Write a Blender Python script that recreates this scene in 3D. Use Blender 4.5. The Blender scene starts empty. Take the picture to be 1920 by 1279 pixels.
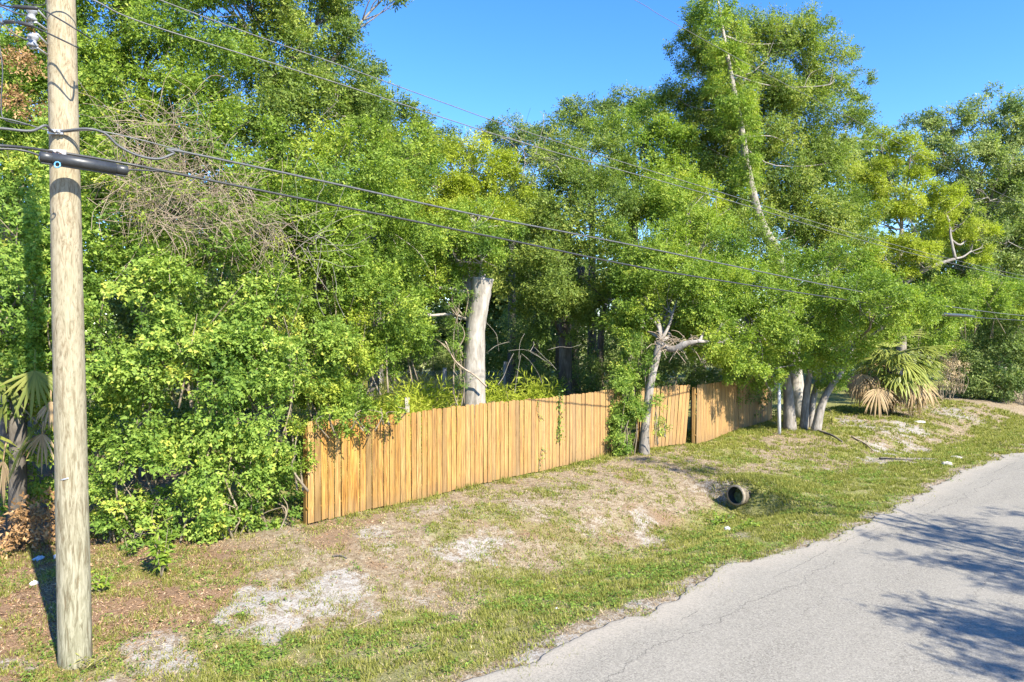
import bpy, math, random
import numpy as np
R = math.radians
rng = np.random.default_rng(7)
random.seed(7)
sc = bpy.context.scene
COL = sc.collection

# ------------------------------------------------------------------ camera
cam_d = bpy.data.cameras.new('camera'); cam = bpy.data.objects.new('camera', cam_d); COL.objects.link(cam)
cam.location = (0, 0, 3.5); cam.rotation_euler = (R(90 - 0.65), 0, 0)
cam_d.sensor_width = 36; cam_d.lens = 24; cam_d.clip_start = 0.1; cam_d.clip_end = 3000
sc.camera = cam
# ------------------------------------------------------------------ sun and sky
SUN_EL = 38.5; SUN_X, SUN_Y = 0.62, -0.785          # towards the sun, in plan
w = bpy.data.worlds.new('World'); sc.world = w; w.use_nodes = True
wn = w.node_tree; bg = wn.nodes['Background']
sky = wn.nodes.new('ShaderNodeTexSky'); sky.sky_type = 'NISHITA'; sky.sun_disc = False
sky.sun_elevation = R(SUN_EL); sky.sun_rotation = math.atan2(SUN_X, SUN_Y)
sky.altitude = 0; sky.air_density = 1.0; sky.dust_density = 0.0; sky.ozone_density = 5.0
hsv = wn.nodes.new('ShaderNodeHueSaturation'); hsv.inputs['Saturation'].default_value = 1.24; hsv.inputs['Hue'].default_value = .511; wn.links.new(sky.outputs[0], hsv.inputs['Color'])
wn.links.new(hsv.outputs[0], bg.inputs['Color']); bg.inputs['Strength'].default_value = 0.12
sd = bpy.data.lights.new('sun', 'SUN'); sd.energy = 4.4; sd.angle = R(0.5); sd.color = (1.0, 0.94, 0.80)
so = bpy.data.objects.new('sun', sd); COL.objects.link(so)
import mathutils
ce = math.cos(R(SUN_EL)); hl = math.hypot(SUN_X, SUN_Y)
sdir = mathutils.Vector((SUN_X / hl * ce, SUN_Y / hl * ce, math.sin(R(SUN_EL))))
so.rotation_euler = sdir.to_track_quat('Z', 'Y').to_euler(); so.location = (0, 0, 40)
vs = sc.view_settings; vs.view_transform = 'Standard'; vs.look = 'None'; vs.gamma = 1; vs.use_curve_mapping = False
vs.exposure = 1.7
sc.render.engine = 'CYCLES'
sc.cycles.max_bounces = 6; sc.cycles.diffuse_bounces = 3; sc.cycles.transmission_bounces = 3

# ------------------------------------------------------------------ geometry of the place
H = 3.5; F = 1280.0; HZ = 625.0
TD = np.array([.7507, .6606]); ND = np.array([.6606, -.7507])     # along the road / across it (towards the camera side)
def P(u, v, D): return np.array([(u - 960) / F * D, D, H - (v - HZ) / F * D])
def G(u, v, z=0.0):
    D = (H - z) * F / (v - HZ); return np.array([(u - 960) / F * D, D])
def tn(x, y): return x * TD[0] + y * TD[1], x * ND[0] + y * ND[1]
def xy(t, n): return t * TD[0] + n * ND[0], t * TD[1] + n * ND[1]
def onplane(u, v, n0):
    k = (u - 960) / F; D = n0 / (ND[0] * k + ND[1]); return P(u, v, D)
def hash2(i, j, s):
    a = np.sin(i * 127.1 + j * 311.7 + s * 74.7) * 43758.5453
    return a - np.floor(a)
def vnoise(x, y, s=0):
    i = np.floor(x); j = np.floor(y); fx = x - i; fy = y - j
    fx = fx * fx * (3 - 2 * fx); fy = fy * fy * (3 - 2 * fy)
    a = hash2(i, j, s); b = hash2(i + 1, j, s); c = hash2(i, j + 1, s); d = hash2(i + 1, j + 1, s)
    return (a + (b - a) * fx) + ((c + (d - c) * fx) - (a + (b - a) * fx)) * fy
def fbm(x, y, s=0, o=4):
    r = 0; a = .5
    for k in range(o):
        r = r + a * vnoise(x * 2 ** k, y * 2 ** k, s + k * 3.1); a *= .5
    return r / (1 - .5 ** o)
def sst(a, b, x):
    t = np.clip((x - a) / (b - a), 0, 1); return t * t * (3 - 2 * t)
def road_edge(t):
    t = np.asarray(t, float)
    return -5.18 + .5 * (fbm(t * .22, t * 0 + 3, 5, 2) - .5) + .55 * (fbm(t * .8, t * 0 + 1, 1, 4) - .5) + .16 * (fbm(t * 5, t * 0 + 8, 2, 3) - .5)
def terrain(x, y):
    x = np.asarray(x, float); y = np.asarray(y, float)
    t, n = tn(x, y)
    d = .18 + .34 * sst(3, 12, t) - .42 * sst(14.05, 14.25, t) + .3 * sst(21, 25, t)
    prof = np.exp(-((n + 8.0) / 1.25) ** 2)
    e = n - road_edge(t)
    z = -.008 - .03 * sst(.05, .4, e) - .06 * sst(0, -1.2, e) - d * prof + .55 * sst(-14, -20, n) * sst(27, 20, t)
    z = z + .10 * sst(-9.3, -11.2, n) * (1 - sst(-13, -16, n)) * sst(-2, 4, t)
    z = z + .10 * (fbm(t * .5, n * .5, 9, 3) - .5) * sst(-5.6, -6.6, n) + .05 * (fbm(t * 2.5, n * 2.5, 4, 3) - .5) * sst(-5.3, -6.0, n)
    z = z + .27 * np.exp(-(np.where(t < 14.45, (14.36 - t) / .09, np.maximum(0, t - 14.9) / .9)) ** 2 - ((n + 8.22) / .8) ** 2)
    z = z + .25 * sst(1.6, 5, n)
    return z
def tz(x, y): return float(terrain(x, y))

SANDS = [(590, 1105, 110, 34, 1.0), (520, 1145, 60, 22, 1.0), (650, 1075, 50, 16, .95), (330, 1208, 60, 15, .7), (290, 1180, 40, 14, .5), (170, 1262, 50, 13, .6),
         (875, 1012, 60, 13, .75), (930, 995, 40, 16, .6), (720, 1022, 25, 8, .4), (800, 960, 60, 9, .4), (1210, 945, 26, 14, .6), (1120, 955, 40, 14, .35),
         (1690, 853, 70, 6, .9), (1640, 800, 46, 14, .65), (1600, 790, 30, 10, .7), (1660, 825, 30, 8, .8), (1790, 770, 46, 8, .7), (1690, 795, 40, 6, .8), (980, 950, 40, 10, .3),
         (1075, 1205, 40, 12, .8), (1010, 1240, 40, 14, .8), (1190, 1135, 34, 9, .7), (20, 1225, 40, 12, .5), (1390, 985, 20, 8, .4), (1330, 900, 40, 8, .4), (1500, 870, 60, 8, .35), (760, 1090, 40, 12, .5), (690, 1000, 30, 8, .5)]
_sg = []
for u, v, ru, rv, a in SANDS:
    c = G(u, v); e1 = G(u + ru, v) - c; e2 = G(u, v - rv) - c
    _sg.append((c, np.linalg.norm(e1), np.linalg.norm(e2), a))
def masks(x, y):
    t, n = tn(x, y)
    nz = fbm(x * 1.6, y * 1.6, 11, 4) - .5; nz2 = fbm(x * 5, y * 5, 21, 3) - .5
    sand = np.zeros_like(x)
    for c, a1, a2, a in _sg:
        q = ((x - c[0]) / a1) ** 2 + ((y - c[1]) / a2) ** 2
        sand = np.maximum(sand, a * .95 * sst(2.2, -.2, q + 4.2 * nz + 3.2 * nz2))
    edge = road_edge(t)
    sand = np.maximum(sand, .4 * sst(.30, .02, np.abs(n - edge + .05) + .55 * nz + .2 * nz2))
    g = .75 * sst(-8.1 - .5, -7.0, n + 1.6 * nz) * sst(0, .5, edge - n + .5 * nz)
    patch = sst(.48, .68, fbm(x * .9, y * .9, 31, 4))
    right = sst(12, 17, t)
    green = np.clip(g * (.7 + .5 * sst(.36, .6, fbm(x * 1.3, y * 1.3, 33, 4))) + (.45 + .15 * right) * patch + .22 * right * sst(.4, .6, fbm(x * .6, y * .6, 41, 3)), 0, 1)
    green = np.maximum(green, .9 * np.exp(-((t - 13.2) / 2.2) ** 2 - ((n + 7.9) / .8) ** 2))
    green = np.maximum(green, .7 * sst(-11.8, -12.6, n) * sst(3.5, 6, t))
    green = green * (1 - .9 * sand)
    litter = sst(-8.2, -9.6, n + 1.2 * nz) * sst(5.5, 2.0, t + 2 * nz)
    litter = np.maximum(litter, .5 * sst(.5, .66, fbm(x * .7 + 9, y * .7, 51, 3)) * sst(-7.5, -8.5, n) * (1 - right))
    return sand, green, litter * (1 - sand)

# ------------------------------------------------------------------ node materials
def new_mat(name):
    m = bpy.data.materials.new(name); m.use_nodes = True
    nt = m.node_tree; b = nt.nodes['Principled BSDF']; return m, nt, b
def N(nt, kind, **kw):
    n = nt.nodes.new(kind)
    for k, v in kw.items():
        if k in n.inputs: n.inputs[k].default_value = v
        else: setattr(n, k, v)
    return n
def L(nt, a, b): nt.links.new(a, b)
def ramp(nt, fac, stops, interp='LINEAR'):
    r = nt.nodes.new('ShaderNodeValToRGB'); e = r.color_ramp.elements; r.color_ramp.interpolation = interp
    while len(e) < len(stops): e.new(.5)
    for k, (p, c) in enumerate(stops):
        e[k].position = p; e[k].color = tuple(c) + (1,) if len(c) == 3 else c
    L(nt, fac, r.inputs[0]); return r.outputs[0]
def mix(nt, fac, a, b, mode='MIX'):
    m = nt.nodes.new('ShaderNodeMix'); m.data_type = 'RGBA'; m.blend_type = mode
    for sock, val in ((m.inputs[0], fac), (m.inputs[6], a), (m.inputs[7], b)):
        if isinstance(val, (int, float)): sock.default_value = val
        elif isinstance(val, tuple): sock.default_value = val + (1,) if len(val) == 3 else val
        else: L(nt, val, sock)
    return m.outputs[2]
def math_(nt, op, a, b=0.0, c=None):
    m = nt.nodes.new('ShaderNodeMath'); m.operation = op
    for k, val in enumerate((a, b) if c is None else (a, b, c)):
        if isinstance(val, (int, float)): m.inputs[k].default_value = val
        else: L(nt, val, m.inputs[k])
    return m.outputs[0]
def noise(nt, vec, scale, detail=4, rough=.6, dist=0):
    n = N(nt, 'ShaderNodeTexNoise', Scale=scale, Detail=detail, Roughness=rough, Distortion=dist)
    if vec is not None: L(nt, vec, n.inputs['Vector'])
    return n.outputs[0]
def mapping(nt, vec, scale=(1, 1, 1), loc=None):
    m = nt.nodes.new('ShaderNodeMapping'); m.inputs['Scale'].default_value = scale; L(nt, vec, m.inputs['Vector'])
    if loc is not None: L(nt, loc, m.inputs['Location'])
    return m.outputs[0]
def bump(nt, b, h, strength=.4, dist=.02):
    k = N(nt, 'ShaderNodeBump', Strength=strength, Distance=dist); L(nt, h, k.inputs['Height']); L(nt, k.outputs[0], b.inputs['Normal'])
def attr(nt, name): return N(nt, 'ShaderNodeAttribute', attribute_name=name).outputs['Fac']
def objco(nt): return N(nt, 'ShaderNodeTexCoord').outputs['Object']

def leaf_mat(name, stops, trans=.4, rough=.55, spec=.22):
    m, nt, b = new_mat(name)
    c = ramp(nt, attr(nt, 'var'), stops)
    L(nt, c, b.inputs['Base Color']); b.inputs['Roughness'].default_value = rough; b.inputs['Specular IOR Level'].default_value = spec
    tr = nt.nodes.new('ShaderNodeBsdfTranslucent')
    tc = mix(nt, 1.0, c, (1.12, 1.25, .62), 'MULTIPLY'); L(nt, tc, tr.inputs['Color'])
    ms = nt.nodes.new('ShaderNodeMixShader'); ms.inputs[0].default_value = trans
    L(nt, b.outputs[0], ms.inputs[1]); L(nt, tr.outputs[0], ms.inputs[2])
    L(nt, ms.outputs[0], nt.nodes['Material Output'].inputs['Surface']); return m
GREENS = {
 'oak':   [(0, (.062, .105, .022)), (.42, (.128, .188, .036)), (.78, (.21, .275, .052)), (1, (.33, .36, .075))],
 'fresh': [(0, (.070, .13, .020)), (.4, (.16, .245, .034)), (.75, (.26, .345, .046)), (1, (.38, .42, .06))],
 'vine':  [(0, (.060, .12, .022)), (.42, (.155, .25, .040)), (.75, (.275, .37, .065)), (.95, (.38, .45, .085)), (1, (.46, .46, .08))],
 'lime':  [(0, (.16, .205, .018)), (.5, (.31, .36, .034)), (.85, (.37, .42, .045)), (1, (.46, .46, .07))],
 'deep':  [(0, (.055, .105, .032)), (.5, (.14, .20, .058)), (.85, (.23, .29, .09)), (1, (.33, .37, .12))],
 'dead':  [(0, (.13, .075, .03)), (.5, (.27, .15, .065)), (1, (.45, .29, .14))],
 'grass': [(0, (.11, .13, .022)), (.4, (.235, .242, .048)), (.7, (.34, .325, .085)), (1, (.47, .41, .17))],
 'straw': [(0, (.22, .14, .08)), (.5, (.42, .31, .18)), (1, (.64, .53, .35))],
 'litter': [(0, (.16, .085, .045)), (.5, (.36, .21, .11)), (1, (.56, .40, .25))],
 'palm':  [(0, (.08, .11, .025)), (.5, (.18, .21, .045)), (1, (.36, .34, .085))],
 'palmdead': [(0, (.15, .095, .05)), (.6, (.34, .24, .125)), (1, (.48, .37, .22))]}
MAT = {k: leaf_mat('foliage_' + k, v, trans=.12 if k in ('dead', 'straw', 'litter', 'palmdead') else .42, rough=.55) for k, v in GREENS.items()}

def bark_mat(name, c0, c1, c2, sc_=6, zs=.25):
    m, nt, b = new_mat(name); v = objco(nt)
    a = noise(nt, mapping(nt, v, (1, 1, zs)), sc_, 6, .65, .6); a2 = noise(nt, v, sc_ * .35, 3)
    f = math_(nt, 'ADD', math_(nt, 'MULTIPLY', a, .7), math_(nt, 'MULTIPLY', a2, .3))
    L(nt, ramp(nt, f, [(.3, c0), (.5, c1), (.68, c2)]), b.inputs['Base Color']); b.inputs['Roughness'].default_value = .9
    bump(nt, b, a, .7, .03); return m
MAT['palm_light'] = leaf_mat('foliage_palm_light', [(0, (.13, .17, .035)), (.5, (.28, .31, .07)), (1, (.45, .42, .13))], trans=.35, rough=.4)
MAT['bark_grey'] = bark_mat('bark_grey', (.09, .075, .06), (.21, .185, .16), (.34, .31, .28), 9)
MAT['bark_dark'] = bark_mat('bark_dark', (.04, .032, .025), (.10, .085, .07), (.2, .18, .15), 9)
MAT['bark_pale'] = bark_mat('bark_pale', (.11, .095, .075), (.27, .24, .20), (.40, .37, .33), 8)
MAT['twig'] = bark_mat('dry_twig', (.16, .115, .075), (.30, .23, .165), (.42, .34, .26), 4, 1)
MAT['stem'] = bark_mat('vine_stem', (.09, .07, .045), (.19, .15, .10), (.32, .27, .2), 4, 1)
MAT['old_wood'] = bark_mat('old_wood', (.18, .16, .13), (.33, .30, .26), (.47, .44, .39), 12, .15)
def plain(name, col, rough=.5, metal=0, spec=.5, nscale=20, amt=.25):
    m, nt, b = new_mat(name); f = noise(nt, objco(nt), nscale, 4)
    lo = tuple(c * (1 - amt) for c in col); hi = tuple(min(1, c * (1 + amt)) for c in col)
    L(nt, ramp(nt, f, [(.3, lo), (.7, hi)]), b.inputs['Base Color'])
    b.inputs['Roughness'].default_value = rough; b.inputs['Metallic'].default_value = metal; b.inputs['Specular IOR Level'].default_value = spec; return m
MAT['black_plastic'] = plain('black_plastic', (.03, .032, .035), .4)
MAT['rubber'] = plain('cable_rubber', (.035, .035, .036), .45)
MAT['wire'] = plain('wire_aluminium', (.13, .13, .13), .6, .2)
MAT['greycable'] = plain('weathered_cable', (.075, .077, .08), .55)
MAT['steel'] = plain('galvanised_steel', (.55, .56, .58), .4, .7)
MAT['porcelain'] = plain('porcelain', (.24, .25, .27), .25)
MAT['orange'] = plain('orange_plastic', (.62, .16, .05), .5)
MAT['blue'] = plain('blue_ring', (.12, .35, .6), .4)
MAT['white_paint'] = plain('white_paint', (.50, .51, .53), .5, 0, .4, 14, .12)
MAT['concrete'] = plain('concrete', (.24, .20, .15), .95, 0, .2, 16, .35)
MAT['shaded_concrete'] = plain('shaded_concrete', (.045, .042, .034), .9, 0, .2, 14, .35)  # algae-stained tone, darkened further to paint in the shade inside the pipe
MAT['litter_white'] = plain('white_paper', (.5, .51, .53), .7)
MAT['litter_blue'] = plain('pale_blue_plastic', (.32, .42, .52), .4)
MAT['stone'] = plain('pale_stone', (.42, .39, .34), .95, 0, .2, 8, .3)

# fence wood
def wood_mat():
    m, nt, b = new_mat('fence_wood'); v = objco(nt)
    oi = N(nt, 'ShaderNodeObjectInfo'); rnd = oi.outputs['Random']
    cx = N(nt, 'ShaderNodeCombineXYZ'); L(nt, math_(nt, 'MULTIPLY', rnd, 57), cx.inputs[0]); L(nt, math_(nt, 'MULTIPLY', rnd, 91), cx.inputs[2])
    g = noise(nt, mapping(nt, v, (14, 14, .7), cx.outputs[0]), 2.2, 6, .65, 1.2)
    big = noise(nt, mapping(nt, v, (3, 3, .8), cx.outputs[0]), 1.0, 3)
    col = ramp(nt, g, [(.37, (.125, .055, .013)), (.5, (.27, .143, .032)), (.63, (.39, .235, .075))])
    tint = ramp(nt, rnd, [(0, (.50, .54, .72)), (.1, (.66, .66, .74)), (.22, (1, .88, .65)), (.4, (1.14, 1.06, .8)), (.55, (.80, .74, .62)), (.7, (1.05, .98, .85)), (.85, (.88, .94, 1.1)), (1, (1.12, 1.2, 1.5))])
    col = mix(nt, 1.0, col, tint, 'MULTIPLY')
    col = mix(nt, math_(nt, 'MULTIPLY', math_(nt, 'SUBTRACT', big, .35), .9), col, (.40, .255, .095))
    # weathering: greyer towards the top of the run
    far = N(nt, 'ShaderNodeSeparateXYZ'); L(nt, oi.outputs['Location'], far.inputs[0])
    fr = N(nt, 'ShaderNodeMapRange'); fr.inputs[1].default_value = 13; fr.inputs[2].default_value = 18; fr.inputs[4].default_value = .34; L(nt, far.outputs[1], fr.inputs[0])
    col = mix(nt, fr.outputs[0], col, (.345, .235, .135))
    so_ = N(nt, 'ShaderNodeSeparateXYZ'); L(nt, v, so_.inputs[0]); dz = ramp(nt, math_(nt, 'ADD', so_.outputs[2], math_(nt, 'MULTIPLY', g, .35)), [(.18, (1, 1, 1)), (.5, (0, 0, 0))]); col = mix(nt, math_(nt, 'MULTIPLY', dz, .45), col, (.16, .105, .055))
    stn = noise(nt, mapping(nt, v, (22, 22, 1.1), cx.outputs[0]), 1.0, 5, .7, .4); col = mix(nt, ramp(nt, stn, [(.55, (0, 0, 0)), (.68, (.55, .55, .55))]), col, (.20, .135, .075))
    kn = N(nt, 'ShaderNodeTexVoronoi', Scale=1.0); L(nt, mapping(nt, v, (12, 0, 3.0), cx.outputs[0]), kn.inputs['Vector'])
    ks = N(nt, 'ShaderNodeSeparateColor'); L(nt, kn.outputs['Color'], ks.inputs[0])
    kf = ramp(nt, kn.outputs['Distance'], [(.05, (1, 1, 1)), (.16, (0, 0, 0))])
    col = mix(nt, math_(nt, 'MULTIPLY', math_(nt, 'MULTIPLY', kf, math_(nt, 'GREATER_THAN', ks.outputs[0], .55)), .8), col, (.13, .06, .022))
    L(nt, col, b.inputs['Base Color']); b.inputs['Roughness'].default_value = .75; b.inputs['Specular IOR Level'].default_value = .25
    bump(nt, b, g, .35, .006); return m
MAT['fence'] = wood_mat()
def pole_mat():
    m, nt, b = new_mat('weathered_pole'); v = objco(nt)
    g = noise(nt, mapping(nt, v, (9, 9, 2.2)), 1.6, 7, .66, 3.0); s = noise(nt, mapping(nt, v, (27, 27, 3.6)), 1.0, 6, .66, .8)
    big = noise(nt, mapping(nt, v, (2, 2, .6)), 1.4, 3)
    sp = N(nt, 'ShaderNodeSeparateXYZ'); L(nt, v, sp.inputs[0])
    mr = N(nt, 'ShaderNodeMapRange'); mr.inputs[1].default_value = 0; mr.inputs[2].default_value = 6; L(nt, sp.outputs[2], mr.inputs[0])
    top = ramp(nt, g, [(.36, (.14, .10, .06)), (.46, (.27, .215, .14)), (.6, (.35, .295, .205))])
    low = ramp(nt, s, [(.40, (.075, .066, .04)), (.49, (.185, .172, .115)), (.6, (.29, .268, .195))])
    col = mix(nt, mr.outputs[0], low, top)
    col = mix(nt, math_(nt, 'MULTIPLY', ramp(nt, big, [(.4, (0, 0, 0)), (.7, (1, 1, 1))]), .35), col, (.24, .23, .15))
    cr = ramp(nt, s, [(.36, (1, 1, 1)), (.43, (0, 0, 0))]); col = mix(nt, math_(nt, 'MULTIPLY', cr, .7), col, (.16, .12, .07))
    L(nt, col, b.inputs['Base Color']); b.inputs['Roughness'].default_value = .85; b.inputs['Specular IOR Level'].default_value = .2
    bump(nt, b, s, .5, .012); return m
MAT['pole'] = pole_mat()
def ground_mat():
    m, nt, b = new_mat('verge_soil'); v = objco(nt)
    n1 = noise(nt, v, 1.3, 5); n2 = noise(nt, v, 9, 6, .7); n3 = noise(nt, v, 38, 4, .7); n4 = noise(nt, mapping(nt, v, (1, 2.2, 1)), 60, 3, .8, 1.5)
    f = math_(nt, 'ADD', math_(nt, 'MULTIPLY', n2, .5), math_(nt, 'MULTIPLY', n3, .5))
    soil = ramp(nt, f, [(.37, (.075, .052, .03)), (.46, (.19, .14, .088)), (.54, (.27, .215, .145)), (.63, (.37, .32, .245))])
    lit = ramp(nt, n4, [(.34, (.06, .033, .018)), (.5, (.20, .12, .068)), (.66, (.36, .25, .165))])
    grn = ramp(nt, f, [(.36, (.11, .12, .03)), (.5, (.19, .205, .05)), (.64, (.29, .27, .11))])
    snd = ramp(nt, f, [(.38, (.16, .125, .09)), (.46, (.26, .228, .19)), (.56, (.355, .33, .30))])
    def brk(a, lo=.30, hi=.62, k=.8):
        return ramp(nt, math_(nt, 'ADD', a, math_(nt, 'MULTIPLY', math_(nt, 'SUBTRACT', f, .5), k)), [(lo, (0, 0, 0)), (hi, (1, 1, 1))])
    c = mix(nt, brk(attr(nt, 'litter')), soil, lit)
    c = mix(nt, math_(nt, 'MULTIPLY', brk(attr(nt, 'green')), .8), c, grn)
    c = mix(nt, brk(attr(nt, 'sand'), .25, .70, 2.2), c, snd)
    L(nt, c, b.inputs['Base Color']); b.inputs['Roughness'].default_value = .95; b.inputs['Specular IOR Level'].default_value = .15
    bump(nt, b, f, .9, .05); return m
MAT['ground'] = ground_mat()
def road_mat():
    m, nt, b = new_mat('asphalt'); uv = N(nt, 'ShaderNodeUVMap', uv_map='tn').outputs[0]
    v = objco(nt)
    sp = N(nt, 'ShaderNodeSeparateXYZ'); L(nt, uv, sp.inputs[0]); t = sp.outputs[0]; n = sp.outputs[1]
    ag = N(nt, 'ShaderNodeTexVoronoi', Scale=75.0); L(nt, v, ag.inputs['Vector'])
    agc = N(nt, 'ShaderNodeSeparateColor'); L(nt, ag.outputs['Color'], agc.inputs[0])
    f = noise(nt, v, 42, 6, .85); big = noise(nt, mapping(nt, uv, (.35, 1.3, 1)), 1.0, 5, .6)
    st = ramp(nt, agc.outputs[0], [(0, (.05, .047, .04)), (.25, (.18, .165, .138)), (.7, (.24, .22, .184)), (1, (.36, .333, .28))])
    mo = ramp(nt, f, [(.36, (.09, .084, .072)), (.5, (.21, .193, .162)), (.62, (.33, .306, .26))])
    c = mix(nt, .55, st, mo)
    c = mix(nt, math_(nt, 'MULTIPLY', ramp(nt, big, [(.35, (0, 0, 0)), (.65, (1, 1, 1))]), .28), c, (.30, .276, .232))
    # sandy pale margin next to the verge
    ed = attr(nt, 'edge')
    c = mix(nt, math_(nt, 'MULTIPLY', ed, ramp(nt, f, [(.35, (.1, .1, .1)), (.55, (1, 1, 1))])), c, (.34, .30, .245))
    # cracks: wandering lines along and across the lane
    def crack(coord, other, pos, wob, width, lo, hi, sc_=.8, seed=0.0, across=False):
        vv = N(nt, 'ShaderNodeCombineXYZ'); L(nt, math_(nt, 'ADD', other, seed), vv.inputs[0])
        w1 = noise(nt, vv.outputs[0], sc_, 8, .68); gate = noise(nt, vv.outputs[0], .45, 2)
        d = math_(nt, 'ABSOLUTE', math_(nt, 'SUBTRACT', math_(nt, 'SUBTRACT', coord, pos), math_(nt, 'MULTIPLY', math_(nt, 'SUBTRACT', w1, .5), wob)))
        wv = math_(nt, 'MULTIPLY', noise(nt, v, 6, 3), width * 2)
        line = math_(nt, 'LESS_THAN', d, wv)
        return math_(nt, 'MULTIPLY', line, math_(nt, 'GREATER_THAN', gate, lo))
    k = crack(n, t, -4.55, 1.1, .006, .44, 1, .7, 3)
    for pos, wob, wd, lo, sd in ((-3.95, 1.6, .004, .54, 21), (-2.75, 1.7, .0045, .47, 47), (-1.3, 1.8, .004, .52, 80), (-4.85, .5, .005, .5, 133)):
        k = math_(nt, 'MAXIMUM', k, crack(n, t, pos, wob, wd, lo, 1, .55, sd))
    c = mix(nt, math_(nt, 'MULTIPLY', k, .65), c, (.07, .066, .06))
    L(nt, c, b.inputs['Base Color']); b.inputs['Roughness'].default_value = .9; b.inputs['Specular IOR Level'].default_value = .2
    hh = math_(nt, 'SUBTRACT', math_(nt, 'MULTIPLY', f, .5), k); bump(nt, b, hh, .5, .012); return m
MAT['road'] = road_mat()

# ------------------------------------------------------------------ mesh helpers
def tag(o, label=None, cat=None, group=None, kind=None):
    if label: o['label'] = label
    if cat: o['category'] = cat
    if group: o['group'] = group
    if kind: o['kind'] = kind
    return o
def link(name, me, mat=None, parent=None):
    o = bpy.data.objects.new(name, me); COL.objects.link(o)
    if mat: me.materials.append(MAT[mat])
    if parent: o.parent = parent; o.matrix_parent_inverse = parent.matrix_basis.inverted()
    return o
def empty(name, loc, label, cat, group=None):
    o = bpy.data.objects.new(name, None); COL.objects.link(o); o.location = [float(c) for c in loc]; o.empty_display_size = .2
    bpy.context.view_layer.update()
    return tag(o, label, cat, group)
def mesh_np(name, verts, k, faces, var=None):
    """uniform k-gon faces"""
    me = bpy.data.meshes.new(name); nv = len(verts); nf = len(faces)
    me.vertices.add(nv); me.vertices.foreach_set('co', np.ascontiguousarray(verts, np.float32).ravel())
    me.loops.add(nf * k); me.loops.foreach_set('vertex_index', np.ascontiguousarray(faces, np.int32).ravel())
    me.polygons.add(nf); me.polygons.foreach_set('loop_start', np.arange(0, nf * k, k, dtype=np.int32))
    try: me.polygons.foreach_set('loop_total', np.full(nf, k, np.int32))
    except Exception: pass
    if var is not None:
        a = me.attributes.new('var', 'FLOAT', 'FACE'); a.data.foreach_set('value', np.ascontiguousarray(var, np.float32))
    me.update(calc_edges=True); return me
class MB:
    def __init__(s): s.v = []; s.f = []; s.sm = []; s.var = []
    def add(s, v, f, smooth=True, var=.5):
        o = len(s.v); s.v += [tuple(map(float, p)) for p in v]; s.f += [tuple(i + o for i in q) for q in f]; s.sm += [smooth] * len(f); s.var += [var] * len(f)
    def tube(s, pts, rad, n=8, cap=True, var=.5, wob=0):
        pts = [np.asarray(p, float) for p in pts]; m = len(pts)
        rad = [rad] * m if np.isscalar(rad) else list(rad)
        T = [(pts[min(i + 1, m - 1)] - pts[max(i - 1, 0)]) for i in range(m)]; T = [q / (np.linalg.norm(q) + 1e-9) for q in T]
        ref = np.array([0, 0, 1.0]) if abs(T[0][2]) < .9 else np.array([1.0, 0, 0])
        V = []; a = np.cross(T[0], ref); a /= np.linalg.norm(a)
        for i in range(m):
            a = a - T[i] * a.dot(T[i]); a /= np.linalg.norm(a) + 1e-9; b = np.cross(T[i], a)
            for k in range(n):
                th = 2 * math.pi * k / n; r = rad[i] * (1 + (random.uniform(-wob, wob) if wob else 0))
                V.append(pts[i] + r * (math.cos(th) * a + math.sin(th) * b))
        Fc = [(i * n + k, i * n + (k + 1) % n, (i + 1) * n + (k + 1) % n, (i + 1) * n + k) for i in range(m - 1) for k in range(n)]
        if cap: Fc += [tuple(range(n))[::-1], tuple((m - 1) * n + k for k in range(n))]
        s.add(V, Fc, True, var)
    def box(s, c, sx, sy, sz, M=None):
        V = [np.array([x * sx / 2, y * sy / 2, z * sz / 2]) for x in (-1, 1) for y in (-1, 1) for z in (-1, 1)]
        if M is not None: V = [M @ q for q in V]
        V = [np.asarray(c) + q for q in V]
        s.add(V, [(0, 1, 3, 2), (4, 6, 7, 5), (0, 4, 5, 1), (2, 3, 7, 6), (0, 2, 6, 4), (1, 5, 7, 3)], False)
    def build(s, name, mat, parent=None, origin=None):
        me = bpy.data.meshes.new(name); V = s.v
        if origin is not None: V = [tuple(np.array(p) - origin) for p in V]
        me.from_pydata(V, [], s.f); me.polygons.foreach_set('use_smooth', s.sm)
        a = me.attributes.new('var', 'FLOAT', 'FACE'); a.data.foreach_set('value', np.array(s.var, np.float32))
        o = link(name, me, mat, parent)
        if origin is not None: o.location = [float(c) for c in origin]
        return o
def child(me_or_mb, name, mat, parent):
    """mesh data given in world space, hung under a thing whose empty stands at its base"""
    if isinstance(me_or_mb, MB): o = me_or_mb.build(name, mat)
    else: o = link(name, me_or_mb, mat)
    o.parent = parent; o.matrix_parent_inverse = mathutils.Matrix.Translation(parent.location).inverted()
    return o
def spline(pts, n=6):
    pts = [np.asarray(p, float) for p in pts]; out = []
    for i in range(len(pts) - 1):
        p0 = pts[max(i - 1, 0)]; p1 = pts[i]; p2 = pts[i + 1]; p3 = pts[min(i + 2, len(pts) - 1)]
        for k in range(n):
            t = k / n; out.append(.5 * ((2 * p1) + (p2 - p0) * t + (2 * p0 - 5 * p1 + 4 * p2 - p3) * t * t + (3 * p1 - p0 - 3 * p2 + p3) * t ** 3))
    out.append(pts[-1]); return out
def unit(a): return a / (np.linalg.norm(a, axis=-1, keepdims=True) + 1e-9)

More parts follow.
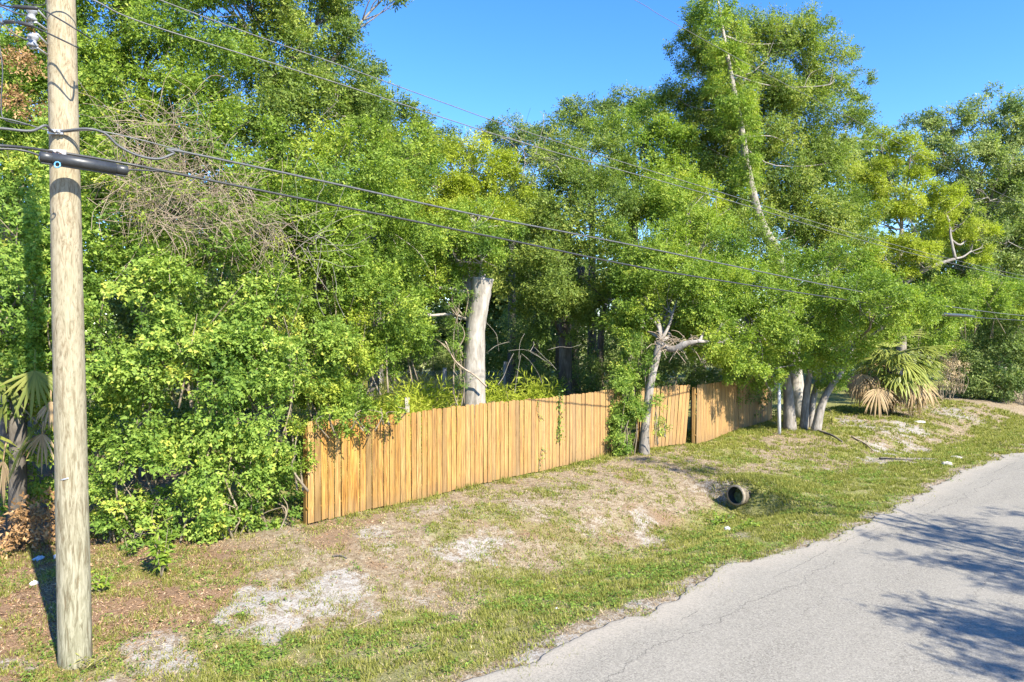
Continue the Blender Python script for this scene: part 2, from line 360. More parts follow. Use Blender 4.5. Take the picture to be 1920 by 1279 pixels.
# ------------------------------------------------------------------ foliage
TOT = [0]
def leaves_mesh(name, pos, axis, nrm, Ls, Ws, var):
    side = unit(np.cross(axis, nrm)); nrm = np.cross(side, axis)
    Ls = Ls[:, None]; Ws = Ws[:, None]
    n = len(pos)
    if np.linalg.norm(pos.mean(0) - np.array([0, 0, H])) > 13.3 and n > 400:      # small far leaves: one skewed triangle each
        V = np.empty((n, 3, 3), np.float32); V[:, 0] = pos - side * Ws * .12
        V[:, 1] = pos + axis * Ls * .55 + side * Ws * .62 + nrm * Ws * .1; V[:, 2] = pos + axis * Ls - side * Ws * .38 - nrm * Ls * .1
        TOT[0] += n
        return mesh_np(name, V.reshape(-1, 3), 3, np.arange(n * 3, dtype=np.int32).reshape(-1, 3), var)
    V = np.empty((n, 4, 3), np.float32)
    V[:, 0] = pos; V[:, 2] = pos + axis * Ls - nrm * Ls * .12
    mid = pos + axis * Ls * .48 + nrm * Ws * .16
    V[:, 1] = mid + side * Ws * .5; V[:, 3] = mid - side * Ws * .5
    TOT[0] += n
    return mesh_np(name, V.reshape(-1, 3), 4, np.arange(n * 4, dtype=np.int32).reshape(-1, 4), var)
def lobe_leaves(lobes, size, asp, cover, seed, vbias=0., clump=1.0, shell=.5, up=.55, spr=6, droop=0., ragged=.22):
    """lobes: (centre, radii(3)). Leaves hang in sprigs, sprigs in clumps, clumps through the lobe's outer volume."""
    g = np.random.default_rng(seed); A = [[], [], [], []]; W = []
    camp = np.array([0, 0, H])
    for c, r in lobes:
        c = np.asarray(c, float); r = np.asarray(r, float); rm = float(np.sqrt(r[0] * r[2]))
        nl = int(cover * math.pi * r[0] * r[2] / (.42 * size * size * asp)); nc = int(np.clip(24 * (rm / clump) ** 1.1, 15, 80))
        d = unit(g.normal(size=(nc, 3)))
        keep = (d @ unit(camp - c) > -.25) | (g.random(nc) < .5); d = d[keep]; nc = len(d)
        rad = shell + (1 - shell) * g.random(nc) ** .6 + np.where(g.random(nc) < ragged, g.uniform(.08, .32, nc), 0)
        cc = c + d * rad[:, None] * r
        cr = rm * g.uniform(.16, .34, nc) * np.where(rad > 1, .7, 1)
        cv = g.normal(0, .19, nc)
        wgt = cr ** 2; ns = max(nc, nl // spr)
        idx = g.choice(nc, ns, p=wgt / wgt.sum())
        q = g.normal(size=(ns, 3)) * np.array([1, 1, .72]); ql = np.linalg.norm(q, axis=1, keepdims=True)
        q = q / ql * (np.minimum(ql, 1.9) * .60) ** .85
        sp = cc[idx] + q * cr[idx][:, None]
        out = unit(unit(q) * .8 + d[idx] * .7 + g.normal(size=(ns, 3)) * .55 + np.array([0, 0, -.25 - droop]))
        nb = unit(unit(q) * .35 + d[idx] * .5 + np.array([0, 0, up]) + g.normal(size=(ns, 3)) * .45)
        for k in range(spr):
            s = 1 if k % 2 else -1
            sd = unit(np.cross(out, nb))
            ax = unit(out * (.55 if k < spr - 1 else 1.4) + s * sd * .8 + g.normal(size=(ns, 3)) * .3)
            A[0].append(sp + out * (k * .42 * size) + g.normal(size=(ns, 3)) * size * .12)
            A[1].append(ax); A[2].append(unit(nb + g.normal(size=(ns, 3)) * .32))
            v = .45 + vbias + cv[idx] + g.normal(0, .14, ns) + .04 * k
            A[3].append(v)
            W.append(size * g.uniform(.55, 1.3, ns))
    pos, ax, nr = (np.concatenate(a) for a in A[:3]); var = np.clip(np.concatenate(A[3]), 0, 1); Ls = np.concatenate(W)
    return pos, ax, nr, Ls, Ls * asp, var
def lobes_px(L_, depth=.85):
    out = []
    for q in L_:
        u, v, D, ru, rv = q[:5]; a = ru / F * D; b = rv / F * D
        out.append((P(u, v, D), (a, (q[5] if len(q) > 5 else depth * .5 * (a + b)), b)))
    return out
def limbs(mb, start, lobes, r0, seed, sub=4, curved=.18):
    g = np.random.default_rng(seed)
    for c, r in lobes:
        c = np.asarray(c); S_ = np.asarray(start); hd = np.linalg.norm(S_[:, :2] - c[:2], axis=1)
        s = S_[np.argmin(np.linalg.norm(S_ - c, axis=1) + 3 * np.maximum(0, S_[:, 2] - c[2] + .16 * hd))]; d = c - s; ln = np.linalg.norm(d)
        m1 = s + d * .35 + g.normal(size=3) * ln * curved * .35 - np.array([0, 0, ln * .06]); m2 = s + d * .7 + g.normal(size=3) * ln * curved * .3 - np.array([0, 0, ln * .04])
        pts = spline([s, m1, m2, c], 4); rr = np.linspace(r0, r0 * .3, len(pts)); mb.tube(pts, rr, 6)
        for k in range(sub):
            e = c + unit(g.normal(size=3) + np.array([0, 0, .4])) * np.asarray(r) * g.uniform(.75, 1.08)
            a = pts[int(len(pts) * g.uniform(.5, .95))]
            pp = spline([a, a + (e - a) * .5 + g.normal(size=3) * .12 * np.linalg.norm(e - a), e], 4); mb.tube(pp, np.linspace(r0 * .4, r0 * .08, len(pp)), 5)
def tree(name, label, cat, trunks, lobes, leaf, size, asp=.5, cover=4.0, bark='bark_grey', r0=.1, seed=1, group=None, sub=7, **kw):
    """trunks: list of (points, radii). lobes in world space."""
    b = np.array(trunks[0][0][0], float); root = empty(name, b, label, cat, group); lbark = kw.pop('lbark', bark)
    for pts, rr in trunks:
        m = MB(); pp = spline(pts, 5); m.tube(pp, np.interp(np.linspace(0, 1, len(pp)), np.linspace(0, 1, len(rr)), rr), 12, wob=.05); child(m, 'trunk', bark, root)
    m = MB(); starts = [q for t in trunks for q in spline(t[0], 5)[3:]]
    limbs(m, starts, lobes, r0, seed, sub); child(m, 'branches', lbark, root)
    a = lobe_leaves(lobes, size, asp, cover, seed, **kw); child(leaves_mesh('crown', *a), 'crown', leaf, root)
    return root
def gp(u, D, dz=-.05):
    x = (u - 960) / F * D; return np.array([x, D, tz(x, D) + dz])

# ================================================================== GROUND AND ROAD
def axis_steps(lo, f0, f1, hi, fine, grow=1.25):
    mid = list(np.arange(f0, f1, fine)); s = fine; x = f0; left = []
    while x > lo: s *= grow; x -= s; left.append(x)
    s = fine; x = mid[-1]; right = []
    while x < hi: s *= grow; x += s; right.append(x)
    return np.array(left[::-1] + mid + right)
ts = axis_steps(-500, -7, 27, 700, .09); ns_ = axis_steps(-600, -12.5, -4.9, 300, .09)
TT, NN = np.meshgrid(ts, ns_, indexing='ij'); X, Y = xy(TT, NN); Z = terrain(X, Y)
nt_, nn_ = TT.shape; idx = np.arange(nt_ * nn_).reshape(nt_, nn_)
fc = np.stack([idx[:-1, :-1], idx[:-1, 1:], idx[1:, 1:], idx[1:, :-1]], -1).reshape(-1, 4)[:, ::-1]
me = mesh_np('ground', np.stack([X, Y, Z], -1).reshape(-1, 3), 4, fc)
sa, gr, li = masks(X.ravel(), Y.ravel())
for nm, val in (('sand', sa), ('green', gr), ('litter', li)):
    a = me.attributes.new(nm, 'FLOAT', 'POINT'); a.data.foreach_set('value', val.astype(np.float32))
me.polygons.foreach_set('use_smooth', np.ones(len(me.polygons), bool))
tag(link('ground', me, 'ground'), kind='structure')
# road sheet with a ragged edge and a skirt
tr_ = axis_steps(-200, -6, 30, 400, .06, 1.3); e0 = road_edge(tr_); e1 = 1.9 + .3 * (fbm(tr_ * .8, tr_ * 0 + 5, 77, 4) - .5)
offs = np.array([0, 0.0, .03, .1, .2, .35, .55, .9, 1.6, 3, 5, 6.4]); rows = []
for k, o in enumerate(offs):
    nn = np.minimum(e0 + o, e1); z = np.full_like(nn, .008) + .022 * sst(-5.2, -2.5, nn) if k else np.full_like(nn, -.03)
    if k == 1: z = z - .012
    if k == 2: z = z - .003
    x, y = xy(tr_, nn); rows.append(np.stack([x, y, z], -1))
x, y = xy(tr_, e1); rows.append(np.stack([x, y, np.full_like(x, .03)], -1)); rows.append(np.stack([x, y, np.full_like(x, -.08)], -1))
RV = np.stack(rows, 1); nr, nc_ = RV.shape[:2]; idx = np.arange(nr * nc_).reshape(nr, nc_)
fc = np.stack([idx[:-1, :-1], idx[:-1, 1:], idx[1:, 1:], idx[1:, :-1]], -1).reshape(-1, 4)[:, ::-1]
me = mesh_np('road', RV.reshape(-1, 3), 4, fc)
uv = me.uv_layers.new(name='tn'); li_ = np.empty(len(me.loops), np.int32); me.loops.foreach_get('vertex_index', li_)
tv, nv_ = tn(RV.reshape(-1, 3)[:, 0], RV.reshape(-1, 3)[:, 1]); uv.data.foreach_set('uv', np.stack([tv[li_], nv_[li_]], -1).astype(np.float32).ravel())
ee = np.tile(np.array(list(np.clip(1 - offs / .5, 0, 1)) + [0, 0]), (nr, 1)); a = me.attributes.new('edge', 'FLOAT', 'POINT'); a.data.foreach_set('value', ee.astype(np.float32).ravel())
tag(link('road', me, 'road'), kind='structure')

# ================================================================== WOODEN FENCE
PW = .14; PH = 1.83
def picket_mesh():
    w2 = PW / 2 - .0085; d = .009; e = .024
    out = [(-w2, 0), (w2, 0), (w2, PH - e), (w2 - e, PH), (-w2 + e, PH), (-w2, PH - e)]
    V = [(x, -d, z) for x, z in out] + [(x, d, z) for x, z in out]
    Fc = [tuple(range(6)), tuple(range(11, 5, -1))] + [((k + 1) % 6, k, k + 6, (k + 1) % 6 + 6) for k in range(6)]
    me = bpy.data.meshes.new('picket'); me.from_pydata(V, [], Fc); me.materials.append(MAT['fence']); return me
PKM = picket_mesh()
def fence(a, b, label, lean=0., seed=0, tilt0=0., hk=1.0, end_post=True):
    rr = random.Random(seed); a = np.array(a, float); b = np.array(b, float); d = b - a; ln = np.linalg.norm(d); d /= ln
    root = empty('wooden_fence', (a[0], a[1], tz(*a)), label, 'fence', 'sections of the wooden fence')
    ang = math.atan2(d[1], d[0]); n = int(round(ln / PW)); inv = mathutils.Matrix.Translation(root.location).inverted()
    zs = [tz(*(a + d * (k + .5) * PW)) for k in range(n)]; zs = np.convolve(np.pad(zs, 5, mode='edge'), np.ones(11) / 11, 'valid')
    for k in range(n):
        p = a + d * (k + .5) * ln / n; o = bpy.data.objects.new('picket', PKM); COL.objects.link(o)
        o.location = (p[0] + rr.uniform(-.004, .004), p[1] + rr.uniform(-.008, .008), zs[k] + .03 + rr.uniform(-.012, .012))
        f = k / max(1, n - 1)
        o.rotation_euler = (rr.uniform(-.006, .006), R(tilt0 + (lean - tilt0) * f) + rr.uniform(-.004, .004), ang + rr.uniform(-.035, .035))
        o.scale = (rr.uniform(.95, 1.03) * ln / n / PW, 1, hk * rr.uniform(.993, 1.007))
        o.parent = root; o.matrix_parent_inverse = inv
    back = np.array([-d[1], d[0]])
    for hgt in (.3, .95, 1.58):
        m = MB()
        for k in range(0, n - 1, 6):
            k2 = min(n - 1, k + 6); sh = math.tan(R((tilt0 + lean) / 2)) * hgt
            p, q = a + d * k * PW + back * .035 + d * sh, a + d * (k2 + .5) * PW + back * .035 + d * sh
            m.tube([(p[0], p[1], zs[k] + hgt), (q[0], q[1], zs[k2] + hgt)], .028, 4)
        child(m, 'rail', 'fence', root)
    npst = max(2, int(ln / 2.4) + 1)
    for k in range(npst):
        s = k / (npst - 1) * (ln - .12) + .05; p = a + d * s + back * .10
        m = MB(); z = tz(*p); c, s_ = math.cos(ang), math.sin(ang); M = np.array([[c, -s_, 0], [s_, c, 0], [0, 0, 1]])
        m.box((p[0], p[1], z + .82), .09, .09, 1.9, M); child(m, 'post', 'fence', root)
    return root
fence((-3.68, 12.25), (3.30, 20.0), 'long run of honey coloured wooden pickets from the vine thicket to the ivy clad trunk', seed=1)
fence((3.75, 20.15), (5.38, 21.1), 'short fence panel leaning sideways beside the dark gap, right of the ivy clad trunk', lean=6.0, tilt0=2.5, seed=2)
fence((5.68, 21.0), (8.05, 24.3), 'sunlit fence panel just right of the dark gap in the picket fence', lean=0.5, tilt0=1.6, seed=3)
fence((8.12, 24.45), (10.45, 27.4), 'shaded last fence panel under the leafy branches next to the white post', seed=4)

# ================================================================== UTILITY POLE AND LINES
PB = gp(137, 7.58, 0.0); pole = empty('utility_pole', PB, 'tall weathered round wooden utility pole standing on the verge at the left', 'utility pole')
LEAN = -.014
def pole_at(z): return np.array([PB[0] + LEAN * (z - PB[2]), PB[1], z])
m = MB(); zz = np.linspace(-.3, 11.5, 30); m.tube([pole_at(z + PB[2]) - PB for z in zz], [.168 - .0042 * max(z, 0) for z in zz], 28, wob=.008)
o = m.build('shaft', 'pole'); o.parent = pole
def prad(z): return .168 - .0042 * max(z - PB[2], 0)
def lathe(mb, c, axis, prof, n=14):
    axis = unit(np.asarray(axis, float)); mb.tube([np.asarray(c) + axis * h for h, r in prof], [r for h, r in prof], n)
SPOOL = [(-.06, .030), (-.058, .05), (-.03, .052), (-.015, .034), (0, .034), (.015, .034), (.03, .052), (.058, .05), (.06, .03)]
NF = -8.35 if False else None
for (u, v) in ((64, 32), (66, 80)):
    c = P(u, v, 7.25); m = MB(); lathe(m, c, (0.05, 0, 1), SPOOL); sp = child(m, 'spool_insulator', 'porcelain', pole)
    pz = pole_at(c[2]); m = MB()
    for dz in (-.075, .075): m.tube([c + np.array([-.03, 0, dz]), c + np.array([.05, 0, dz]), np.array([pz[0] - prad(c[2]) * .8, pz[1], c[2] + dz * .6])], .011, 6)
    m.tube([c + np.array([0, 0, -.09]), c + np.array([0, 0, .09])], .010, 6); child(m, 'clevis_bracket', 'steel', pole)
CD = ND  # road-side direction
def front(z, off=0.0): # a point on the road-side face of the pole
    p = pole_at(z); q = np.array([.12, -.99]); r = prad(z) + off; return np.array([p[0] + q[0] * r, p[1] + q[1] * r, z])
def clamp(u, v, w_, mat, nb, extra=None):
    c = P(u, v, 7.2); c = front(c[2], .03); m = MB(); ax = np.array([.985, .17, -.09])
    a = math.atan2(ax[1], ax[0]); Mx = np.array([[math.cos(a), -math.sin(a), 0], [math.sin(a), math.cos(a), 0], [0, 0, 1]])
    m.box(c, w_, .03, .05, Mx); cl = child(m, 'strand_clamp', mat, pole)
    for k in range(nb):
        m = MB(); p = c + ax * w_ * ((k + .5) / nb - .5) * .9 + np.array([.12, -.99, 0]) * .016; lathe(m, p, (.12, -.99, 0), [(0, .016), (.02, .016), (.021, .008), (.034, .008)], 6); child(m, 'bolt', 'steel', pole)
    return c
cA = clamp(121, 238, .15, 'steel', 3); cB = clamp(127, 277, .19, 'white_paint', 3)
m = MB(); a = math.atan2(.17, .985); m.box(front(P(128, 286, 7.2)[2], .06), .20, .02, .022, np.array([[math.cos(a), -math.sin(a), 0], [math.sin(a), math.cos(a), 0], [0, 0, 1]])); child(m, 'orange_strip', 'orange', pole)
m = MB(); c = front(P(130, 908, 7.2)[2], .004); m.tube([c + np.array([-.05, .012, -.012]), c + np.array([0, -.002, 0]), c + np.array([.05, .008, .012])], [.006, .010, .005], 5); child(m, 'metal_tag', 'steel', pole)
m = MB(); c = P(110, 310, 7.0); m.tube([c + .03 * np.array([math.cos(k * .7), 0, math.sin(k * .7)]) for k in range(10)], .007, 6); child(m, 'cable_ring', 'blue', pole)

def wire(name, label, pts, r, mat, n=8, group=None, sides=6):
    root = empty(name, pts[0], label, 'cable' if 'cable' in name else 'wire', group)
    m = MB(); m.tube(spline(pts, n), r, sides); o = child(m, 'conductor' if r < .012 else 'jacket', mat, root); return root
NW = -8.62
def W(u, v, n0=NW): return onplane(u, v, n0)
fA = front(cA[2], .05); fB = front(cB[2], .05)
# upper telephone cable with a drip loop
wire('telephone_cable', 'upper grey telephone cable with a sagging drip loop just right of the pole', [W(-160, 236), W(-60, 243), W(0, 242), W(60, 247), W(88, 237), fA, W(165, 243), W(200, 252), W(225, 275), W(262, 293), W(300, 299), W(328, 289), W(345, 286), W(640, 348), W(900, 405), W(1200, 463), W(1580, 541), W(1760, 572), W(1920, 592), W(2100, 606)], .0145, 'greycable')
wire('steel_strand', 'thin steel strand running straight above the drip loop of the telephone cable', [W(-160, 215), W(0, 222), fA, W(195, 248), W(345, 284)], .007, 'wire')
lo = wire('telephone_cable', 'lower black telephone cable carrying the long black closure at the pole', [W(-200, 268), W(0, 274), fB, W(240, 308), W(330, 326), W(640, 388), W(960, 452), W(1250, 510), W(1570, 560), W(1760, 589), W(1920, 601), W(2100, 610)], .0155, 'rubber')
wire('support_strand', 'thin black strand running from the left frame edge into the closure end', [W(-200, 276), W(0, 280), W(48, 284), W(80, 294, -8.57)], .012, 'rubber')
wire('support_strand', 'thin black strand leaving the right end of the black closure', [W(236, 319, -8.57), W(300, 322), W(345, 329)], .010, 'rubber')
# splice closure
ca, cb = onplane(76, 294, -8.555), onplane(241, 321, -8.555); d = unit(cb - ca); ln = np.linalg.norm(cb - ca)
clo = empty('splice_closure', ca, 'long black plastic splice closure slung across the wooden pole', 'cable closure')
m = MB(); m.tube([ca + d * ln * q for q in (.13, .135, .86, .865)], [.045, .062, .062, .045], 14); child(m, 'sleeve', 'black_plastic', clo)
for q0, q1 in ((0, .14), (.855, 1)):
    m = MB(); m.tube([ca + d * ln * q for q in (q0, q0 + .01, q1 - .01, q1)], [.035, .055, .055, .05], 12); child(m, 'end_cap', 'black_plastic', clo)
m = MB(); m.tube([ca + d * ln * q - np.array([0, 0, .062]) for q in (.02, .98)], .012, 6); child(m, 'seam_rail', 'greycable', clo)
# far closure
ca2, cb2 = onplane(1762, 589, -8.49), onplane(1828, 593, -8.49)
far = empty('splice_closure', ca2, 'small black closure on the lower cable among leaves at the far right', 'cable closure')
m = MB(); m.tube([ca2, ca2 + (cb2 - ca2) * .05, ca2 + (cb2 - ca2) * .6, cb2], [.03, .065, .065, .02], 8); child(m, 'sleeve', 'black_plastic', far)
# power conductors
wire('power_line', 'lower of the two thin bare power wires slanting across the left treetops', [W(60, -45), W(180, 4), W(290, 52), W(640, 160), W(1000, 275), W(1330, 366), W(1660, 463), W(1920, 525), W(2080, 556)], .0075, 'wire', group=None)
wire('power_line', 'upper of the two thin bare power wires slanting across the left treetops', [W(100, -80), W(300, 2), W(460, 62), W(640, 125), W(820, 190), W(1010, 256), W(1330, 355), W(1660, 455), W(1920, 518), W(2080, 550)], .0065, 'wire')
wire('power_line', 'highest faint wire crossing the blue sky in front of the tall tree', [W(900, -150), W(1190, 4), W(1260, 45), W(1500, 175), W(1830, 343), W(2040, 440)], .0055, 'wire')
# service drops at the pole top
def sleeve(root, a, b, r=.022):
    m = MB(); m.tube([a, a + (b - a) * .06, a + (b - a) * .94, b], [r * .5, r, r, r * .5], 8); child(m, 'sleeve', 'rubber', root)
def Q(u, v, D=7.1): return P(u, v, D)
s1 = wire('service_wire', 'black service wire with a fat sleeve passing the upper insulator', [Q(-70, -14), Q(0, 10), Q(30, 17), Q(76, 19), Q(112, 37), Q(150, 60), Q(175, 76, 7.5)], .009, 'rubber'); sleeve(s1, Q(30, 16), Q(76, 19))
s2 = wire('service_wire', 'black service wire with a fat sleeve crossing the pole between the two insulators', [Q(-70, 50), Q(0, 48), Q(40, 46), Q(66, 52), Q(100, 68), Q(146, 90), Q(150, 92, 7.3)], .009, 'rubber'); sleeve(s2, Q(38, 45), Q(68, 52)); sleeve(s2, Q(12, 44), Q(33, 43), .017)
wire('service_wire', 'grey service wire ending at the upper white insulator', [Q(-80, -20), Q(0, 12, 7.2), Q(35, 28, 7.25), Q(60, 32, 7.23)], .008, 'greycable')
wire('service_wire', 'grey service wire ending at the lower white insulator', [Q(-80, -30), Q(0, 38, 7.2), Q(30, 66, 7.25), Q(62, 80, 7.23)], .008, 'greycable')
wire('jumper_wire', 'thin dark jumper wire looping down from the sleeves at the left frame edge', [Q(0, 20), Q(10, 42), Q(2, 70), Q(9, 130), Q(6, 190), Q(9, 222), Q(30, 232), Q(60, 236)], .006, 'rubber')
wire('jumper_wire', 'thin dark jumper wire curling over the upper insulator', [Q(48, 0), Q(60, 10), Q(88, 12), Q(92, -8)], .006, 'rubber')

# ================================================================== SMALL THINGS ON THE VERGE
# white post
b = gp(1462, 23.3, -.1); m = MB(); m.tube([b, b + np.array([-.015, 0, 1.85])], .055, 14); o = m.build('white_post', 'white_paint', None, b)
tag(o, 'slim round white post standing in front of the grey trunks beside the shaded fence', 'post')
# culvert
c0 = np.array([5.12, 15.45]) - TD * .10; cz = -.16; root = empty('culvert_pipe', (c0[0], c0[1], cz - .22), 'round concrete culvert pipe opening in the grassy ditch', 'pipe')
m = MB(); prof_o, prof_i = .235, .19; ax = np.array([TD[0] * .93 + .12, TD[1], -.12]); ax = unit(ax); c = np.array([c0[0], c0[1], cz])
s = 24; up_ = np.array([0, 0, 1.0]); sd_ = np.cross(ax, up_)
ring = lambda q, r: [c + ax * q + r * (math.cos(2 * math.pi * k / s) * sd_ + math.sin(2 * math.pi * k / s) * up_) for k in range(s)]
V = ring(2.2, .22) + ring(.05, .22) + ring(.05, .235) + ring(0, .23) + ring(0, prof_i)
Fc = [(i * s + k, i * s + (k + 1) % s, (i + 1) * s + (k + 1) % s, (i + 1) * s + k) for i in range(4) for k in range(s)]
m.add(V, Fc); child(m, 'barrel', 'concrete', root)
m = MB(); V = ring(.012, prof_i - .002) + ring(2.2, prof_i - .002); m.add(V, [(k, (k + 1) % s, s + (k + 1) % s, s + k) for k in range(s)] + [tuple(s + k for k in range(s))]); child(m, 'inner_wall', 'shaded_concrete', root)
# old posts behind the fence
p0 = gp(763, 17.6); m = MB(); m.box(p0 + np.array([0, 0, .95]), .11, .11, 1.9, np.array([[.96, -.28, 0], [.28, .96, 0], [0, 0, 1]]))
o = m.build('old_post', 'old_wood', None, p0); tag(o, 'square grey old post rising just behind the fence in the lime grass', 'post')
wf = empty('wire_fence', gp(833, 29.5), 'old wire fence on grey round posts in the shade behind the big pale trunk', 'fence')
wp = []
for (u, vt, D) in ((833, 690, 29.5), (947, 678, 30), (984, 677, 30.4), (700, 700, 29)):
    b = gp(u, D); tp = P(u, vt, D); m = MB(); m.tube([b, np.array([b[0] + .02, b[1], tp[2]])], [.095, .085], 9); child(m, 'post', 'old_wood', wf); wp.append((b, tp))
wp.sort(key=lambda q: q[0][0])
for k in range(3):
    (b0, t0), (b1, t1) = wp[k], wp[k + 1]; m = MB()
    ln = np.linalg.norm(b1 - b0); nn = int(ln / .12); hh = 1.35
    A_, B_ = b0 + np.array([0, -.07, 0]), b1 + np.array([0, -.07, 0])
    for i in range(-8, nn + 1):
        for sgn in (1, -1):
            s0, s1_ = i / nn, (i + hh / .12) / nn; z0, z1 = (0, hh) if sgn > 0 else (hh, 0)
            def at(s, z): return A_ + (B_ - A_) * s + np.array([0, 0, z + .1])
            a0, a1 = max(s0, 0), min(s1_, 1)
            if a1 <= a0: continue
            f0 = (a0 - s0) / (s1_ - s0); f1 = (a1 - s0) / (s1_ - s0)
            m.tube([at(a0, z0 + (z1 - z0) * f0), at(a1, z0 + (z1 - z0) * f1)], .004, 3, False)
    child(m, 'wire_mesh', 'steel', wf)

# ================================================================== TREES
def T(u, v, D): return P(u, v, D)
def up(u, D, *vs, du=None):
    """trunk path from the ground up through picture heights"""
    du = du or [0] * len(vs); return [gp(u, D)] + [P(u + k, v, D) for v, k in zip(vs, du)]
# --- vine thickets on the left
def thicket(label, lobes, leaf, size, seed, stems, asp=.8, cover=3.8, name='vine_thicket', cat='thicket', **kw):
    base = np.array([lobes[0][0][0], lobes[0][0][1] , 0]); base[2] = tz(base[0], base[1])
    root = empty(name, base, label, cat); g = random.Random(seed); m = MB()
    for c, r in lobes:
        for k in range(stems):
            a = g.uniform(0, 6.28); x, y = c[0] + g.uniform(-.7, .7) * r[0], c[1] + g.uniform(-.6, .6) * r[1]
            e = np.array([c[0] + math.cos(a) * r[0] * g.uniform(.3, .95), c[1] + g.uniform(-.9, .5) * r[1], c[2] + r[2] * g.uniform(-.4, .9)])
            s = np.array([x, y, max(tz(x, y) - .05, c[2] - r[2] * 1.6)]); pp = spline([s, s + (e - s) * .5 + np.array([g.uniform(-.25, .25), g.uniform(-.2, .2), .1]), e], 5)
            m.tube(pp, np.linspace(g.uniform(.012, .03), .005, len(pp)), 5)
    tag(child(m, 'stems', 'stem', root), kind='stuff')
    a = lobe_leaves(lobes, size, asp, cover, seed, **kw); child(leaves_mesh('foliage', *a), 'foliage', leaf, root); return root
thicket('tangled vine thicket left of the utility pole above the drooping palm', lobes_px([(40, 560, 11.6, 110, 120), (-60, 620, 11.4, 120, 160), (60, 700, 11.5, 80, 70), (110, 470, 12.2, 110, 110), (150, 800, 11.9, 60, 110), (70, 880, 11.9, 90, 50)]), 'vine', .07, 11, 6, ragged=.35)
thicket('broad leaved vine thicket spilling to the ground between the pole and the fence', lobes_px([(250, 570, 12.2, 120, 120), (400, 560, 12.7, 130, 110), (240, 740, 11.9, 105, 110), (380, 730, 12.0, 120, 120), (290, 880, 11.6, 100, 80), (410, 880, 11.8, 90, 80), (500, 760, 12.6, 80, 130), (520, 620, 13.2, 110, 110), (330, 650, 11.7, 80, 70), (470, 900, 12.2, 55, 60), (215, 930, 11.5, 40, 60), (340, 960, 11.5, 80, 40), (450, 680, 12.2, 80, 70), (260, 985, 11.3, 60, 36), (400, 965, 11.7, 70, 36), (500, 950, 12.2, 50, 36)]), 'vine', .07, 12, 5, ragged=.4, droop=.3, cover=3.6, shell=.62)
thicket('bright sunlit leafy shrub reaching over the left end of the fence', lobes_px([(610, 650, 14.6, 80, 100), (690, 590, 15.4, 100, 90), (620, 560, 14.8, 80, 90), (690, 660, 15.6, 60, 50), (560, 700, 14.0, 60, 90), (740, 620, 16.4, 60, 60), (610, 750, 14.0, 45, 40)]), 'fresh', .072, 13, 5, asp=.6, ragged=.35, name='leafy_shrub', cat='shrub')
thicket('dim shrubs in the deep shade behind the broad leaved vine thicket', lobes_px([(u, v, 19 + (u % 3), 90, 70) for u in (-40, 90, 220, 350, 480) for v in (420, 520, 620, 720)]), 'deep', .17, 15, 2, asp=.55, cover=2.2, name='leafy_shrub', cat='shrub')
thicket('strip of bright lime grassy weeds showing just above the fence before the pale trunk', lobes_px([(640, 775, 17.2, 50, 30), (700, 768, 18.0, 60, 28), (770, 762, 19.0, 60, 24), (840, 752, 20.0, 50, 22), (930, 748, 21.5, 50, 18), (990, 742, 22.5, 50, 16), (730, 790, 17.5, 70, 24)]), 'lime', .24, 16, 2, asp=.12, cover=5.5, name='weed_patch', cat='weeds', vbias=.12, up=.2)
# vine spray hanging over the fence top (casts the dappled shadow on the pickets)
thicket('trailing leafy sprigs hanging over the fence top at its left end', [(np.array([-3.15, 12.35, 1.95]), (.35, .25, .22)), (np.array([-2.75, 12.75, 2.0]), (.28, .22, .2)), (np.array([-2.35, 13.2, 2.02]), (.25, .2, .18)), (np.array([-3.75, 12.1, 1.5]), (.22, .18, .5))], 'fresh', .06, 14, 3, asp=.55, cover=2.2, name='trailing_vine', cat='vine')

# --- left trees
tree('oak_tree', 'dark leaved tree behind the pole top with patches of dry brown leaves', 'tree', [(up(20, 14.5, 600, 400, 200), (.2, .17, .13, .08))],
     lobes_px([(30, 360, 13.2, 120, 110), (20, 200, 14.0, 120, 110), (110, 90, 14.6, 110, 110), (0, 40, 14.2, 120, 110), (150, 260, 13.8, 90, 110), (130, -60, 14.6, 130, 100), (190, 380, 13.0, 80, 90)]), 'vine', .074, .55, 3.6, 'bark_dark', .06, 21, clump=.9)
tree('oak_tree', 'yellow green tree right of the pole under the two bare power wires', 'tree', [(up(280, 15.5, 640, 400, 200), (.22, .18, .14, .09))],
     lobes_px([(260, 130, 14.2, 110, 110), (330, 230, 14.2, 110, 100), (250, 280, 13.6, 90, 80), (350, 60, 14.8, 110, 100), (240, 0, 14.6, 110, 90), (430, 300, 14.2, 110, 90), (180, 160, 14.2, 80, 90), (340, -70, 15.0, 130, 80), (330, 410, 14.4, 110, 80), (450, 380, 14.8, 90, 80)]), 'fresh', .074, .5, 3.5, 'bark_dark', .06, 22, clump=.8, vbias=-.06)
tree('oak_tree', 'tall olive green oak whose right edge meets the blue sky at the top left', 'tree', [(up(520, 17.5, 640, 380, 160), (.3, .24, .2, .1))],
     lobes_px([(470, 190, 16.2, 110, 100), (560, 250, 16.8, 110, 90), (480, 60, 17.2, 100, 100), (590, 50, 18.0, 80, 75), (620, 130, 18.0, 55, 50), (540, 130, 17.0, 80, 75), (470, -60, 17.0, 120, 80), (620, -30, 18.0, 60, 70), (650, 220, 18.0, 80, 70), (730, -8, 18.2, 26, 18), (420, -20, 16.2, 90, 80), (690, 190, 18.5, 50, 45)]), 'oak', .085, .48, 3.6, 'bark_grey', .06, 23, clump=.9, shell=.4)
